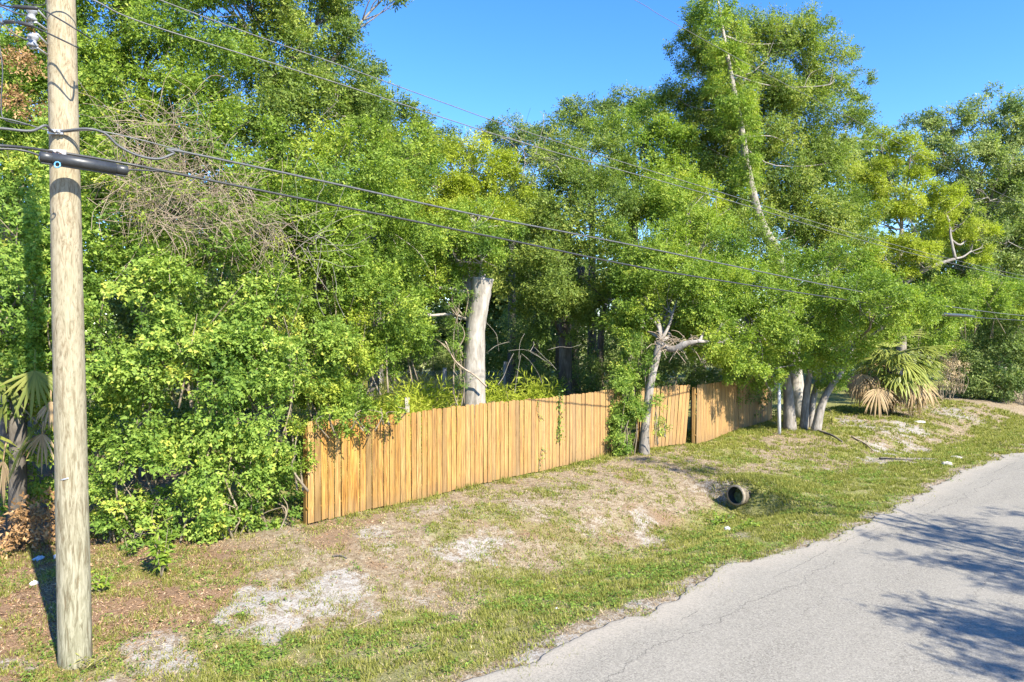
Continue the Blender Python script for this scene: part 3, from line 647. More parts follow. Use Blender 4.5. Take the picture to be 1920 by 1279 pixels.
tree('oak_tree', 'rounded green tree filling the slope below the olive oak, above the cables', 'tree', [(up(600, 17.0, 640, 500, 420), (.22, .18, .14, .1))],
     lobes_px([(560, 370, 15.0, 120, 90), (650, 330, 16.6, 110, 90), (690, 430, 16.4, 110, 90), (590, 470, 14.8, 110, 80), (740, 310, 18.4, 80, 80), (510, 440, 14.2, 90, 80), (440, 400, 14.2, 80, 60)]), 'fresh', .08, .5, 4.0, 'bark_dark', .05, 24, clump=.9, vbias=-.05)
tree('oak_tree', 'grey green oak behind, its crown stepping down to the open sky gap', 'tree', [(up(885, 24, 600, 400), (.25, .2, .12))],
     lobes_px([(740, 250, 22, 70, 65), (790, 270, 23, 60, 55), (840, 280, 24, 50, 38), (770, 370, 22, 90, 90), (720, 320, 21.5, 70, 70), (690, 250, 21, 60, 60)]), 'oak', .09, .5, 4.0, 'bark_grey', .06, 25, clump=1.1)
FEATHER = tree('feathery_tree', 'yellow green feathery tree crown left of the sky gap above the pale trunk', 'tree', [(up(900, 22, 600, 450), (.2, .15, .1))],
     lobes_px([(870, 310, 21, 80, 50), (930, 340, 21.4, 60, 50), (830, 360, 20.6, 70, 45), (900, 390, 20.6, 80, 45), (850, 420, 20, 90, 40)]), 'lime', .085, .38, 4.2, 'bark_grey', .05, 26, clump=1.0, up=.9, vbias=-.02)
# --- big pale trunk
tk = [gp(889, 18.2), P(889, 700, 18.2), P(892, 620, 18.2), P(901, 560, 18.2), P(905, 522, 18.2)]
big = tree('oak_tree', 'thick pale grey leaning trunk behind the fence with a leafy overhanging crown', 'tree', [(tk, (.33, .30, .25, .25, .30)), ([P(890, 590, 18.3), P(872, 520, 18.6), P(850, 455, 18.8)], (.17, .14, .1))],
     lobes_px([(820, 460, 18.2, 100, 60), (900, 470, 18.0, 60, 40), (750, 510, 17.6, 80, 70), (740, 570, 17.2, 60, 55), (890, 430, 19, 80, 50), (820, 520, 18.6, 60, 40)]), 'fresh', .075, .52, 4.2, 'bark_pale', .06, 27, clump=.9, vbias=-.05)
# ragged torn limb ends on the top of the big trunk
m = MB()
for k in range(3):
    a = P(906, 522, 18.2) + np.array([random.uniform(-.15, .15), random.uniform(-.1, .1), -.1]); m.tube([a, a + np.array([random.uniform(-.1, .25), 0, random.uniform(.15, .3)])], [.12, .03], 6)
child(m, 'torn_top', 'bark_grey', big)
# ivy and dry creeper on the left of the trunk
thicket('ragged green and brown creeper hanging beside the thick pale trunk', lobes_px([(858, 590, 18.0, 18, 50), (855, 650, 18.0, 18, 55), (862, 700, 17.9, 14, 40), (870, 545, 18.0, 20, 30)]), 'vine', .05, 28, 4, asp=.5, cover=1.3, vbias=-.15, name='dry_creeper', cat='vine')
# --- middle trees
tree('oak_tree', 'broad green tree in the middle right of the sky gap, crossed by two cables', 'tree', [(up(1060, 25.5, 600, 470), (.28, .22, .15))],
     lobes_px([(1030, 340, 25, 70, 70), (1100, 300, 25.5, 80, 70), (1010, 430, 24, 80, 80), (1100, 400, 24, 100, 80), (1000, 520, 23.5, 80, 70), (1090, 510, 23, 110, 80), (1060, 270, 27, 60, 50), (1150, 560, 22.8, 80, 60), (1040, 590, 23.5, 70, 45), (1240, 440, 24.5, 80, 70), (1340, 450, 26, 80, 80)]), 'oak', .094, .5, 3.7, 'bark_dark', .07, 31, clump=1.2, vbias=.05)
tree('oak_tree', 'pale green treetop under the tall tree, just right of the sky gap', 'tree', [(up(1180, 27, 560, 420), (.24, .2, .13))],
     lobes_px([(1180, 290, 26.5, 80, 70), (1230, 350, 26, 80, 70), (1160, 370, 26, 80, 60), (1250, 270, 26.5, 50, 60), (1220, 240, 27, 45, 50)]), 'fresh', .1, .45, 3.6, 'bark_grey', .06, 32, clump=1.2)
for i, (u, D, lb, lab, bz) in enumerate([
    (960, 34, [(955, 248, 34, 42, 28), (985, 280, 34, 40, 40), (930, 262, 34, 40, 28)], 'small dark treetop standing alone in the middle of the sky gap', -.1),
    (1110, 32, [(1095, 215, 32, 40, 32), (1060, 245, 32, 50, 38), (1130, 240, 32, 50, 40)], 'dark treetop behind the broad middle tree, left of the pale one', -.12),
    (1190, 33, [(1180, 205, 33, 48, 36), (1215, 210, 33, 35, 34), (1160, 230, 33, 40, 34)], 'dark rounded treetop touching the left side of the tall tree', -.1),
    (700, 27, [(650, 160, 26, 60, 55), (700, 215, 26, 55, 50), (690, 150, 26, 35, 32)], 'dark treetop showing against the sky behind the olive oak', -.1)]):
    tree('background_tree', lab, 'tree', [(up(u, D, 600, 330), (.25, .2, .12))], lobes_px(lb), 'deep', .12, .5, 3.4, 'bark_dark', .06, 40 + i, vbias=bz + .1, clump=1.1)
tree('leafy_sapling', 'small bright yellow leaved treetop below the tall tree and left of its bare trunk', 'tree', [(up(1300, 25, 560, 400), (.1, .07, .04))], lobes_px([(1285, 355, 24, 40, 24), (1320, 385, 24, 34, 28), (1270, 385, 24, 26, 24), (1345, 420, 24, 24, 20)]), 'lime', .09, .45, 3, 'bark_grey', .03, 331, vbias=.15)
# --- ivy clad trunk in front of the fence
ft = [gp(1208, 19.6), P(1210, 800, 19.6), P(1220, 720, 19.6), P(1233, 660, 19.6), P(1238, 640, 19.6)]
iv = tree('oak_tree', 'ivy clad trunk standing in front of the fence with a broken bare limb', 'tree', [(ft, (.18, .125, .115, .11, .12)), ([P(1236, 645, 19.6), P(1262, 655, 19.4), P(1285, 645, 19.2), P(1308, 640, 19.1)], (.10, .095, .09, .04))],
     lobes_px([(1270, 560, 20.4, 90, 70), (1190, 560, 21, 60, 60), (1330, 560, 20.6, 80, 70), (1220, 490, 21.4, 80, 70), (1310, 470, 22, 90, 70), (1290, 400, 23, 80, 60), (1340, 630, 20.0, 60, 45), (1200, 610, 20.4, 40, 30), (1260, 610, 20.8, 60, 30)]), 'fresh', .082, .5, 4.0, 'bark_grey', .06, 33, clump=1.0)
m = MB()
for k in range(46):
    a = P(random.uniform(1225, 1300), random.uniform(635, 655), 19.4); e = a + np.array([random.uniform(-.5, .6), random.uniform(-.3, .1), random.uniform(-.45, .3)]); m.tube(spline([a, (a + e) / 2 + np.array([0, 0, .08]), e], 3), [.008] * 7, 4)
child(m, 'dry_twigs', 'twig', iv)
ivl = lobes_px([(1178, 795, 19.5, 22, 55), (1168, 755, 19.7, 28, 60), (1182, 700, 19.9, 26, 50), (1195, 655, 20.1, 28, 36), (1160, 815, 19.4, 24, 36), (1150, 780, 19.7, 18, 40), (1165, 710, 20.1, 24, 40), (1218, 690, 19.7, 10, 30)])
thicket('dark green ivy bush climbing the left side of the trunk in front of the fence', ivl, 'vine', .06, 34, 5, asp=.65, cover=4.2, name='ivy_bush', cat='ivy', vbias=-.05)
thicket('small ivy sprig on the right side of the trunk before the leaning panel', lobes_px([(1232, 770, 19.4, 10, 40), (1240, 800, 19.5, 12, 12)]), 'vine', .05, 35, 3, asp=.65, cover=2.2, name='ivy_sprig', cat='ivy')
# --- the tall tree
tt = [gp(1500, 28), P(1478, 600, 28), P(1456, 480, 27.2), P(1426, 420, 26.6), P(1402, 330, 26), P(1388, 240, 25.7), P(1368, 140, 25.6), P(1348, 30, 25.6), P(1342, -10, 25.6)]
tl = lobes_px([(1335, 60, 26.6, 55, 60), (1400, 80, 27.6, 65, 60), (1465, 105, 28, 75, 70), (1555, 140, 28.5, 55, 50), (1290, 150, 27, 45, 50), (1350, 180, 27.2, 75, 75), (1440, 210, 28.2, 85, 75), (1525, 240, 28.6, 75, 80), (1260, 190, 27.5, 30, 28), (1330, 290, 27.4, 80, 70), (1420, 320, 28.4, 85, 75), (1510, 350, 28.6, 85, 75), (1600, 160, 29, 26, 28), (1350, 390, 27.2, 80, 60), (1470, 440, 27.9, 90, 65), (1560, 430, 28, 80, 70), (1500, 70, 28.4, 50, 40), (1280, 90, 27, 26, 26), (1400, 150, 28.4, 90, 90), (1380, 240, 28.4, 90, 90), (1590, 250, 29, 40, 50), (1310, 230, 28, 60, 50)])
TALL = tree('tall_oak_tree', 'tallest tree with a pale winding bare trunk against the blue sky', 'tree', [(tt, (.32, .29, .24, .20, .15, .115, .085, .05, .03))], tl, 'oak', .102, .45, 4.0, 'bark_pale', .028, 36, lbark='bark_grey', clump=1.25, vbias=.12, shell=.35, ragged=.3)
a = lobe_leaves(lobes_px([(1345, 60, 25.0, 44, 50), (1370, 160, 25.0, 40, 50), (1385, 235, 25.1, 30, 40), (1400, 330, 25.3, 24, 40), (1330, 20, 25.2, 40, 30), (1420, 400, 25.8, 20, 20), (1360, 110, 25.0, 36, 30), (1345, 20, 25, 40, 30), (1380, 200, 25, 36, 30), (1392, 290, 25.2, 30, 36)]),   .09, .45, 2.4, 361, vbias=.05); child(leaves_mesh('leafy_shoots', *a), 'leafy_shoots', 'fresh', TALL)
# --- lumpy yellow green tree
yt = [gp(1690, 33), P(1690, 600, 33), P(1685, 520, 33), P(1690, 430, 33)]
tree('yellow_green_tree', 'lumpy yellow green tree with billowing clumps and a pale crooked branch', 'tree', [(yt, (.25, .2, .17, .1)), ([P(1690, 535, 32.5), P(1735, 505, 32), P(1790, 485, 31.8)], (.12, .1, .06)), ([P(1790, 485, 31.8), P(1782, 450, 31.8), P(1778, 415, 32)], (.07, .06, .03))],
     lobes_px([(1650, 280, 33.5, 42, 34), (1705, 290, 33, 44, 36), (1640, 340, 33, 46, 40), (1695, 360, 32.6, 50, 40), (1760, 390, 32.6, 46, 40), (1715, 430, 32.4, 46, 50), (1800, 420, 32.8, 38, 34), (1835, 440, 33, 30, 24), (1650, 420, 32.6, 50, 44), (1820, 470, 33, 36, 26), (1660, 490, 32, 50, 36), (1720, 490, 32, 40, 30), (1600, 480, 31.5, 44, 40)]), 'lime', .09, .5, 4.0, 'bark_grey', .06, 37, clump=1.6, ragged=.06, shell=.7, up=.8, vbias=-.03)
# --- dark rear tree at the right
tree('large_oak_tree', 'large blue green oak at the far right with sky showing through its limbs', 'tree', [([gp(1880, 43)] + [P(1850, 560, 43), P(1850, 400, 43)], (.45, .35, .25))],
     lobes_px([(1730, 235, 42, 34, 28), (1780, 225, 42, 44, 36), (1850, 215, 42, 50, 36), (1905, 240, 42, 40, 36), (1810, 290, 41.5, 60, 44), (1885, 310, 42, 55, 50), (1750, 290, 42, 40, 32), (1850, 370, 41.5, 60, 50), (1925, 390, 42, 50, 60), (1890, 450, 41, 60, 55), (1830, 440, 42, 40, 40), (1960, 300, 42, 60, 70), (1870, 530, 41, 60, 40), (1760, 400, 43, 50, 60), (1720, 470, 43, 60, 50), (1780, 500, 43, 60, 40), (1800, 350, 42.5, 50, 50), (1900, 270, 42.5, 60, 50)]), 'deep', .16, .5, 4.0, 'bark_pale', .08, 38, clump=2.2, vbias=.2)
# --- multi stemmed tree by the white post
mt = [([gp(1482, 24.6), P(1478, 735, 24.6), P(1470, 690, 24.4)], (.24, .17, .14)), ([gp(1508, 24.9), P(1512, 745, 24.9), P(1520, 690, 24.9)], (.16, .13, .1)), ([gp(1530, 24.3), P(1545, 750, 24.3), P(1578, 695, 24.4), P(1605, 640, 24.6)], (.19, .12, .11, .09)), ([gp(1520, 25.2), P(1525, 750, 25.2), P(1540, 690, 25.3)], (.13, .11, .09))]
tree('spreading_tree', 'low spreading tree on several grey stems arching over the fence end', 'tree', mt,
     lobes_px([(1385, 680, 21.6, 60, 34), (1440, 690, 22.4, 60, 36), (1420, 620, 22, 90, 60), (1350, 640, 21, 50, 40), (1500, 650, 23.4, 80, 50), (1520, 590, 23, 90, 60), (1440, 560, 22.6, 80, 60), (1610, 565, 21.6, 70, 50, 1.7), (1560, 530, 23, 80, 60), (1660, 560, 21.3, 60, 44, 1.5), (1660, 590, 24.5, 60, 44), (1580, 650, 23.6, 50, 40), (1705, 575, 22.4, 50, 34, 1.4), (1500, 510, 24.6, 70, 50), (1380, 540, 22, 70, 50), (1560, 700, 24.6, 36, 26)]), 'fresh', .088, .5, 3.6, 'bark_grey', .06, 39, clump=1.0)
# --- right shrubs
thicket('dense dark green shrub at the far right edge of the verge', lobes_px([(1850, 690, 37, 60, 50), (1900, 680, 36, 50, 60), (1880, 620, 38, 70, 60), (1820, 640, 38, 60, 50), (1940, 640, 37, 50, 80), (1830, 715, 36.6, 50, 26), (1890, 725, 35.5, 50, 22), (1960, 715, 36, 50, 30)]), 'deep', .12, 45, 5, asp=.5, cover=3.4, name='leafy_shrub', cat='shrub', vbias=.1)
thicket('bright leafy shrub behind the fan palm below the far black closure', lobes_px([(1770, 560, 33, 60, 50), (1830, 555, 35, 60, 44), (1745, 610, 32, 44, 40), (1890, 565, 36, 60, 44), (1780, 620, 35, 50, 36)]), 'fresh', .11, 46, 5, asp=.5, cover=4.0, name='leafy_shrub', cat='shrub')
thicket('grey tangle of dry creeper between the fan palm and the dark shrub', lobes_px([(1785, 665, 35, 22, 30), (1795, 700, 35, 18, 24), (1775, 715, 35, 16, 20)]), 'straw', .09, 47, 14, asp=.3, cover=.9, name='dry_creeper', cat='vine')
# --- understorey behind the fence
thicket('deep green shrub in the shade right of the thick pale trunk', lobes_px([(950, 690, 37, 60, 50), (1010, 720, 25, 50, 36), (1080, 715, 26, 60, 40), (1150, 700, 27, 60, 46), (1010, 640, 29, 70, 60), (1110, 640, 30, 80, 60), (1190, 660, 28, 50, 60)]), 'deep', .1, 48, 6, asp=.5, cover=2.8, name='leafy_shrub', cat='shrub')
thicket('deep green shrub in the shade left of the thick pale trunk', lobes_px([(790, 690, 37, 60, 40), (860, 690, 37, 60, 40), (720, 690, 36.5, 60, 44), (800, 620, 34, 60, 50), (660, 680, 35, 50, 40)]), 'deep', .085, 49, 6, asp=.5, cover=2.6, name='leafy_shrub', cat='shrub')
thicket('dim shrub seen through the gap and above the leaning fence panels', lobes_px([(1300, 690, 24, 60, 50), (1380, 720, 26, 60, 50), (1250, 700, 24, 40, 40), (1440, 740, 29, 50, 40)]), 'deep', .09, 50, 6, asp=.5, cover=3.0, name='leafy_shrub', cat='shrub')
for k, (u, D, r, vt) in enumerate([(1048, 29, .22, 520), (1082, 31, .26, 500), (1128, 28, .16, 520), (1000, 32, .2, 500), (1165, 33, .24, 480), (960, 30, .15, 520), (715, 33, .14, 480), (672, 34, .16, 480), (1320, 30, .2, 480), (1400, 32, .25, 480)]):
    m = MB(); b = gp(u, D); q = spline([b, P(u + random.uniform(-8, 8), 620, D), P(u + random.uniform(-20, 20), vt, D)], 5); m.tube([x - b for x in q], np.linspace(r, r * .7, len(q)), 9, wob=.05)
    o = m.build('tree_trunk', 'bark_dark'); o.location = b
    tag(o, ['dark trunk third to the right of the pale trunk in the shaded wood', 'stoutest dark trunk standing in the shaded wood behind the fence', 'thin dark trunk above the small fan palm behind the fence', 'dark trunk in the shade just right of the wire fence', 'dark trunk in the shade left of the ivy clad tree', 'thin dark trunk between the two right posts of the wire fence', 'right of two dim slim trunks beyond the clearing, above the lime grass', 'left of two dim slim trunks beyond the clearing, above the lime grass', 'dark trunk in the shade above the gap in the fence', 'dark trunk in the shade above the sunlit fence panel'][k], 'tree trunk')
# distant wood closing the view
fw = []
g = np.random.default_rng(99)
for k in range(70):
    u = g.uniform(-150, 2000); D = g.uniform(44, 58); vtop = 330 if 650 < u < 1700 else 300; v = g.uniform(vtop, 690); fw.append((u, v, D, g.uniform(70, 110), g.uniform(50, 80)))
for k in range(26):
    u = g.uniform(-100, 1000); fw.append((u, g.uniform(150 if u < 520 else 380, 660 if u < 520 else 600), g.uniform(26, 34) if u < 520 else g.uniform(38, 44), g.uniform(80, 110), g.uniform(60, 90)))
fw += [(u, v, 50, 60, 40) for u, v in ((1740, 510), (1790, 520), (1690, 540), (1850, 540), (1760, 560), (1900, 560), (1620, 625), (1670, 630), (1730, 630), (1560, 640), (1690, 670), (1600, 680), (560, 600), (60, 560), (-20, 600), (140, 600), (300, 600), (200, 520), (420, 560))] + [(u, v, 42, 60, 44) for u, v in ((960, 560), (1000, 600), (930, 540), (1080, 570), (1330, 620), (1380, 600), (1440, 600), (1820, 600), (1900, 600), (820, 600), (870, 630), (860, 570), (930, 610), (780, 640), (700, 640))]
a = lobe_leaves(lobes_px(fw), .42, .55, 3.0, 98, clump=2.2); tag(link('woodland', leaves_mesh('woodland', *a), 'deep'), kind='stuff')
# --- tree across the road, out of frame: throws the dappled shade on the asphalt
def shadow_lobe(u, v, h, rx, ry, rz):
    p = G(u, v); k = h / math.tan(R(SUN_EL)); return (np.array([p[0] + SUN_X / hl * k, p[1] + SUN_Y / hl * k, h]), (rx, ry, rz))
sl = [shadow_lobe(*q) for q in [(1760, 985, 6.0, .9, .5, .25), (1860, 1010, 6.2, 1.0, .6, .3), (1960, 1030, 6.5, 1.2, .8, .4), (1690, 1005, 5.8, .6, .3, .15), (1740, 1050, 5.6, .55, .22, .15), (1850, 1050, 5.8, .8, .5, .25), (1960, 1090, 6, .9, .6, .3),
    (1740, 1165, 5.0, .5, .25, .15), (1800, 1180, 5.1, .5, .25, .15), (1650, 1142, 4.9, .22, .12, .08), (1860, 1200, 5.2, .6, .35, .2), (1930, 1190, 5.3, .6, .35, .2), (1830, 1250, 5.0, .4, .2, .12), (1920, 1260, 5.2, .5, .3, .2), (2100, 1100, 6, 1.4, 1, .6), (2150, 1250, 6, 1.4, 1, .6), (1900, 965, 6.2, .5, .25, .15), (1730, 1130, 5.0, .15, .1, .06), (1850, 1135, 5.1, .3, .15, .1), (1235, 866, 8, .8, .35, .2), (1290, 877, 8, .7, .3, .2), (1330, 884, 7.8, .5, .25, .15)]]
cb_ = np.mean([q[0] for q in sl[-8:-6]], 0); tb = np.array([cb_[0] + 3.0, cb_[1] - 2.0, tz(cb_[0] + 3, cb_[1] - 2)])
tree('oak_tree', 'oak on the near roadside, out of view, casting dappled shade on the asphalt', 'tree', [([tb, tb + np.array([0, 0, 2.5]), tb + np.array([-.8, .5, 4.6])], (.35, .28, .2))], sl + [(tb + np.array([0, 0, 6.5]), (2.2, 2.2, 1.4))], 'oak', .1, .4, 1.9, 'bark_grey', .05, 60, sub=3, clump=.6, ragged=.4)

# ================================================================== DRY VINE TANGLE, PALMS, LITTER
def tangle(name, label, lobes, n, r, mat, seed, cat='vine', ln=1.2):
    g = np.random.default_rng(seed); m = MB()
    for c, rad in lobes:
        for k in range(n):
            d = unit(g.normal(size=3)); d[1] = -abs(d[1]) * .9; s = np.asarray(c) + d * np.asarray(rad) * g.uniform(.75, 1.05); h = unit(g.normal(size=3) * np.array([1, .35, 1]))
            pts = [s]
            for q in range(3): h = unit(h + g.normal(size=3) * .35 + np.array([0, 0, -.12])); pts.append(pts[-1] + h * ln * g.uniform(.2, .4))
            m.tube(spline(pts, 3), g.uniform(.5, 1.2) * r, 3, False)
    o = m.build(name, mat, None, np.asarray(lobes[0][0])); return tag(o, label, cat)
tangle('dead_vine_tangle', 'large tan tangle of dead vine stems in the trees right of the pole', lobes_px([(330, 400, 12.6, 80, 50), (430, 410, 12.9, 80, 50), (370, 340, 12.9, 60, 40), (480, 430, 13.0, 60, 40), (270, 350, 12.6, 50, 40)]), 100, .0045, 'twig', 70)
tangle('dead_vine_tangle', 'smaller wisp of bare tan stems above the cable drip loop', lobes_px([(270, 280, 12.7, 60, 30), (320, 240, 13, 50, 30)]), 50, .0045, 'twig', 71)
tangle('bare_twigs', 'grey bare twigs poking from the foliage where the lower cable crosses', lobes_px([(590, 470, 13.5, 70, 50), (560, 430, 13.5, 60, 30)]), 22, .004, 'bark_pale', 72, 'branches')
tangle('dead_branches', 'grey leafless dead branches beside the wire fence posts behind the pale trunk', lobes_px([(945, 668, 21, 50, 14), (990, 660, 21, 40, 12)]), 6, .007, 'bark_pale', 73, 'branches')
tangle('bare_twigs', 'grey bare twigs showing near the left rim of the sky gap, mid height', lobes_px([(990, 300, 24, 22, 30)]), 24, .009, 'bark_pale', 74, 'branches', 1.6)
a = lobe_leaves(lobes_px([(330, 400, 12.5, 90, 50), (430, 415, 12.8, 90, 50), (380, 340, 12.8, 70, 40), (280, 330, 12.5, 60, 40), (480, 440, 12.9, 60, 40)]), .065, .5, .75, 77); o = link('leafy_vine', leaves_mesh('leafy_vine', *a), 'fresh'); tag(o, 'sparse green vine sprigs growing through the large tan tangle', 'vine')
a = lobe_leaves(lobes_px([(25, 95, 13.0, 30, 26), (45, 120, 12.9, 26, 18), (15, 190, 12.8, 30, 18), (50, 190, 12.8, 24, 24), (75, 70, 13.1, 10, 14)]), .07, .45, 1.9, 75); o = link('dry_leaf_cluster', leaves_mesh('dry_leaf_cluster', *a), 'dead'); tag(o, 'clusters of rusty dry leaves in the tree left of the pole top', 'leaves')
a = lobe_leaves(lobes_px([(40, 985, 11.0, 60, 34), (90, 960, 11.2, 40, 40), (0, 1000, 10.8, 50, 30)]), .085, .5, 1.6, 76); tag(link('dry_leaf_heap', leaves_mesh('dry_leaf_heap', *a), 'dead'), 'heap of brown dry leaves on dead twigs under the left palm', 'leaves')
# branch lying across the big pale trunk
m = MB(); q = spline([P(835, 640, 17.6), P(850, 672, 17.6), P(868, 690, 17.55), P(890, 704, 17.6), P(912, 725, 17.7)], 5); m.tube(q, np.linspace(.015, .03, len(q)), 6)
for k in range(5): a = q[2 + k]; m.tube([a, a + np.array([-.3 + .05 * k, 0, .2 + .04 * k])], [.01, .004], 4)
tag(m.build('dead_branch', 'twig', None, q[0]), 'thin bare branch slanting across the thick pale trunk', 'branch')

def fan_frond(mb, base, direc, stem, blade, droop, n=26, seed=0, var=.5, spread=100):
    g = random.Random(seed); d = unit(np.asarray(direc, float)); pts = [np.asarray(base, float)]; h = d.copy()
    for k in range(6): pts.append(pts[-1] + h * stem / 6); h = unit(h + np.array([0, 0, -droop * .12]))
    mb.tube(pts, np.linspace(.016, .009, len(pts)), 5, var=var)
    c = pts[-1]; side = unit(np.cross(h, np.array([0, 0, 1.0])) + 1e-6); nrm = unit(np.cross(side, h))
    for k in range(n):
        if g.random() < .12: continue
        dj = g.uniform(.45, 1.6)
        a = R(g.uniform(-5, 5)) + R(-spread + 2 * spread * k / (n - 1)) * g.uniform(.94, 1.06); dv = unit(h * math.cos(a) + side * math.sin(a) + nrm * .12 * abs(math.sin(a)))
        ln = blade * (1 - .35 * abs(a) / R(spread)) * g.uniform(.72, 1.1); wd = (.017 if blade < 1.05 else .014) * min(blade, 1.2) / .8
        V = []; p = c.copy(); dd = dv.copy(); sd = unit(np.cross(dd, nrm) + 1e-6)
        for s in range(5):
            f = s / 4; wv = wd * (.35 + 1.0 * math.sin(math.pi * min(.98, .12 + .8 * f))) * (1 if s < 4 else .15)
            V += [p + sd * wv, p + nrm * wv * .25, p - sd * wv]; p = p + dd * ln / 4; dd = unit(dd + np.array([0, 0, -1]) * droop * dj * (.10 + .24 * f) * g.uniform(.7, 1.3))
        Fc = [(s * 3 + j, s * 3 + j + 1, s * 3 + j + 4, s * 3 + j + 3) for s in range(4) for j in range(2)]
        mb.add(V, Fc, False, min(1, max(0, var + g.uniform(-.22, .22))))
def palm(label, base, fronds, trunk=None, name='fan_palm', green='palm'):
    root = empty(name, base, label, 'palm')
    if trunk:
        m = MB(); m.tube([base, base + np.array([.05, 0, trunk[0]])], [trunk[1] * 1.15, trunk[1]], 10, wob=.1); child(m, 'trunk', 'bark_dark', root)
    for k, (b_, d, st, bl, dr, dead) in enumerate(fronds):
        m = MB(); fan_frond(m, b_, d, st, bl, dr, 15 if bl < 1.05 else 24, k, .5, 62 if bl < 1.05 else 72); o = child(m, 'dead_frond' if dead else 'frond', 'palmdead' if dead else green, root)
    return root
# left palm beside the pole
lb = gp(30, 11.3); c = P(20, 690, 11.2); V3 = np.array
fr = [(P(66, 655, 10.9), V3([.1, -.2, -1.]), .35, .80, .5, 0), (P(100, 765, 10.9), V3([-.8, -.4, -.6]), .25, 1.0, 1.1, 0), (P(5, 655, 11.1), V3([.1, -.2, -1.]), .3, 1.0, .5, 0),
      (P(-50, 780, 10.9), V3([.6, -.3, -.7]), .3, .95, 1.1, 0), (P(108, 660, 11.1), V3([.05, -.1, -1.]), .35, .8, .5, 0), (P(60, 810, 10.8), V3([-.5, -.3, -.8]), .25, .85, .9, 0),
      (P(80, 790, 10.8), V3([0, -.2, -1.]), .2, .6, 1.6, 1), (P(95, 730, 10.9), V3([.1, -.2, -1.]), .2, .5, 1.6, 1), (P(10, 830, 10.8), V3([-.1, -.2, -1.]), .3, .7, 1.6, 1), (P(30, 720, 11.0), V3([-.3, -.3, -.6]), .4, .8, 1.2, 0)]
palm('fan palm with drooping green and bleached fronds at the left frame edge', lb, fr, (c[2] - lb[2], .12))
# right palm
pb = gp(1665, 29.6); c = P(1668, 685, 29.4); fr = []; g = random.Random(5)
for k in range(46):
    a = g.uniform(0, 6.28); e = g.uniform(-.2, 1.5); fr.append((c + np.array([g.uniform(-.2, .2), g.uniform(-.2, .2), g.uniform(-.1, .3)]), np.array([math.cos(a) * 1.0, math.sin(a) * .9 - .3, e]), g.uniform(.8, 1.4), g.uniform(1.2, 1.8), g.uniform(.8, 1.7), 0))
for k in range(40):
    a = g.uniform(3.14 - .6, 6.28 + .5); fr.append((c + np.array([g.uniform(-1.3, 1.2), g.uniform(-.9, .1), g.uniform(-.5, .1)]), np.array([math.cos(a) * 1.0, math.sin(a) * .8 - .2, g.uniform(-.7, -.1)]), g.uniform(.5, 1.1), g.uniform(1.06, 1.4), g.uniform(1.8, 2.8), 1))
palm('large fan palm with a skirt of brown dead fronds right of the grey stems', pb, fr, (c[2] - pb[2], .2), green='palm_light')
# palmetto behind the fence
qb = gp(1137, 23.5); c = P(1137, 712, 23.5); palm('small blue green palmetto just behind the fence left of the ivy', qb, [(c, np.array([math.cos(a) * .8, -.35, math.sin(a) * .8 + .25]), .35, .55, .35, 0) for a in (0, .6, 1.2, 1.8, 2.5, 3.1)], None, 'palmetto')
qb = gp(1110, 24.5); c = P(1105, 705, 24.5)

# little creepers on the pickets (each hangs on the fence face)
def fence_pt(s, z, off=.03):
    a = np.array([-3.68, 12.25]); b = np.array([3.30, 20.0]); d = unit(b - a); nrm = np.array([d[1], -d[0]]); p = a + (b - a) * s + nrm * off; return np.array([p[0], p[1], z + tz(*p)])
def creeper(label, path, wid, size, seed, dens=90, leaf='vine'):
    g = np.random.default_rng(seed); pts = np.array(spline(path, 8)); root = empty('creeper', pts[0], label, 'vine'); m = MB(); m.tube(pts, .005, 4); child(m, 'stem', 'stem', root)
    k = g.integers(len(pts), size=dens); pos = pts[k] + g.normal(size=(dens, 3)) * np.array([wid, wid * .3, wid]); fn = np.array([.74, -.67, .2])
    a = leaves_mesh('leaves', pos, unit(g.normal(size=(dens, 3)) + np.array([0, 0, -.6])), unit(fn + g.normal(size=(dens, 3)) * .5), size * g.uniform(.6, 1.2, dens), size * .8 * g.uniform(.6, 1.1, dens), np.clip(g.normal(.5, .2, dens), 0, 1)); child(a, 'leaves', leaf, root)
creeper('thick leafy creeper hanging down the middle of the long picket run', [fence_pt(.70, 1.95), fence_pt(.70, 1.5), fence_pt(.697, 1.1), fence_pt(.69, .8)], .07, .075, 81, 150)
creeper('thin curling creeper at the fence top left of the thick creeper', [fence_pt(.62, 1.8), fence_pt(.615, 1.6), fence_pt(.622, 1.4), fence_pt(.635, 1.35)], .03, .05, 82, 36)
creeper('low weed climbing the pickets from the grass below the creepers', [fence_pt(.62, .05), fence_pt(.625, .3), fence_pt(.63, .55), fence_pt(.645, .5)], .05, .05, 83, 50)
creeper('creeper at the joint between the sunlit and shaded end panels', [np.array([8.05, 24.2, 1.75]), np.array([8.03, 24.2, 1.3]), np.array([8.0, 24.2, .95])], .1, .08, 84, 130)

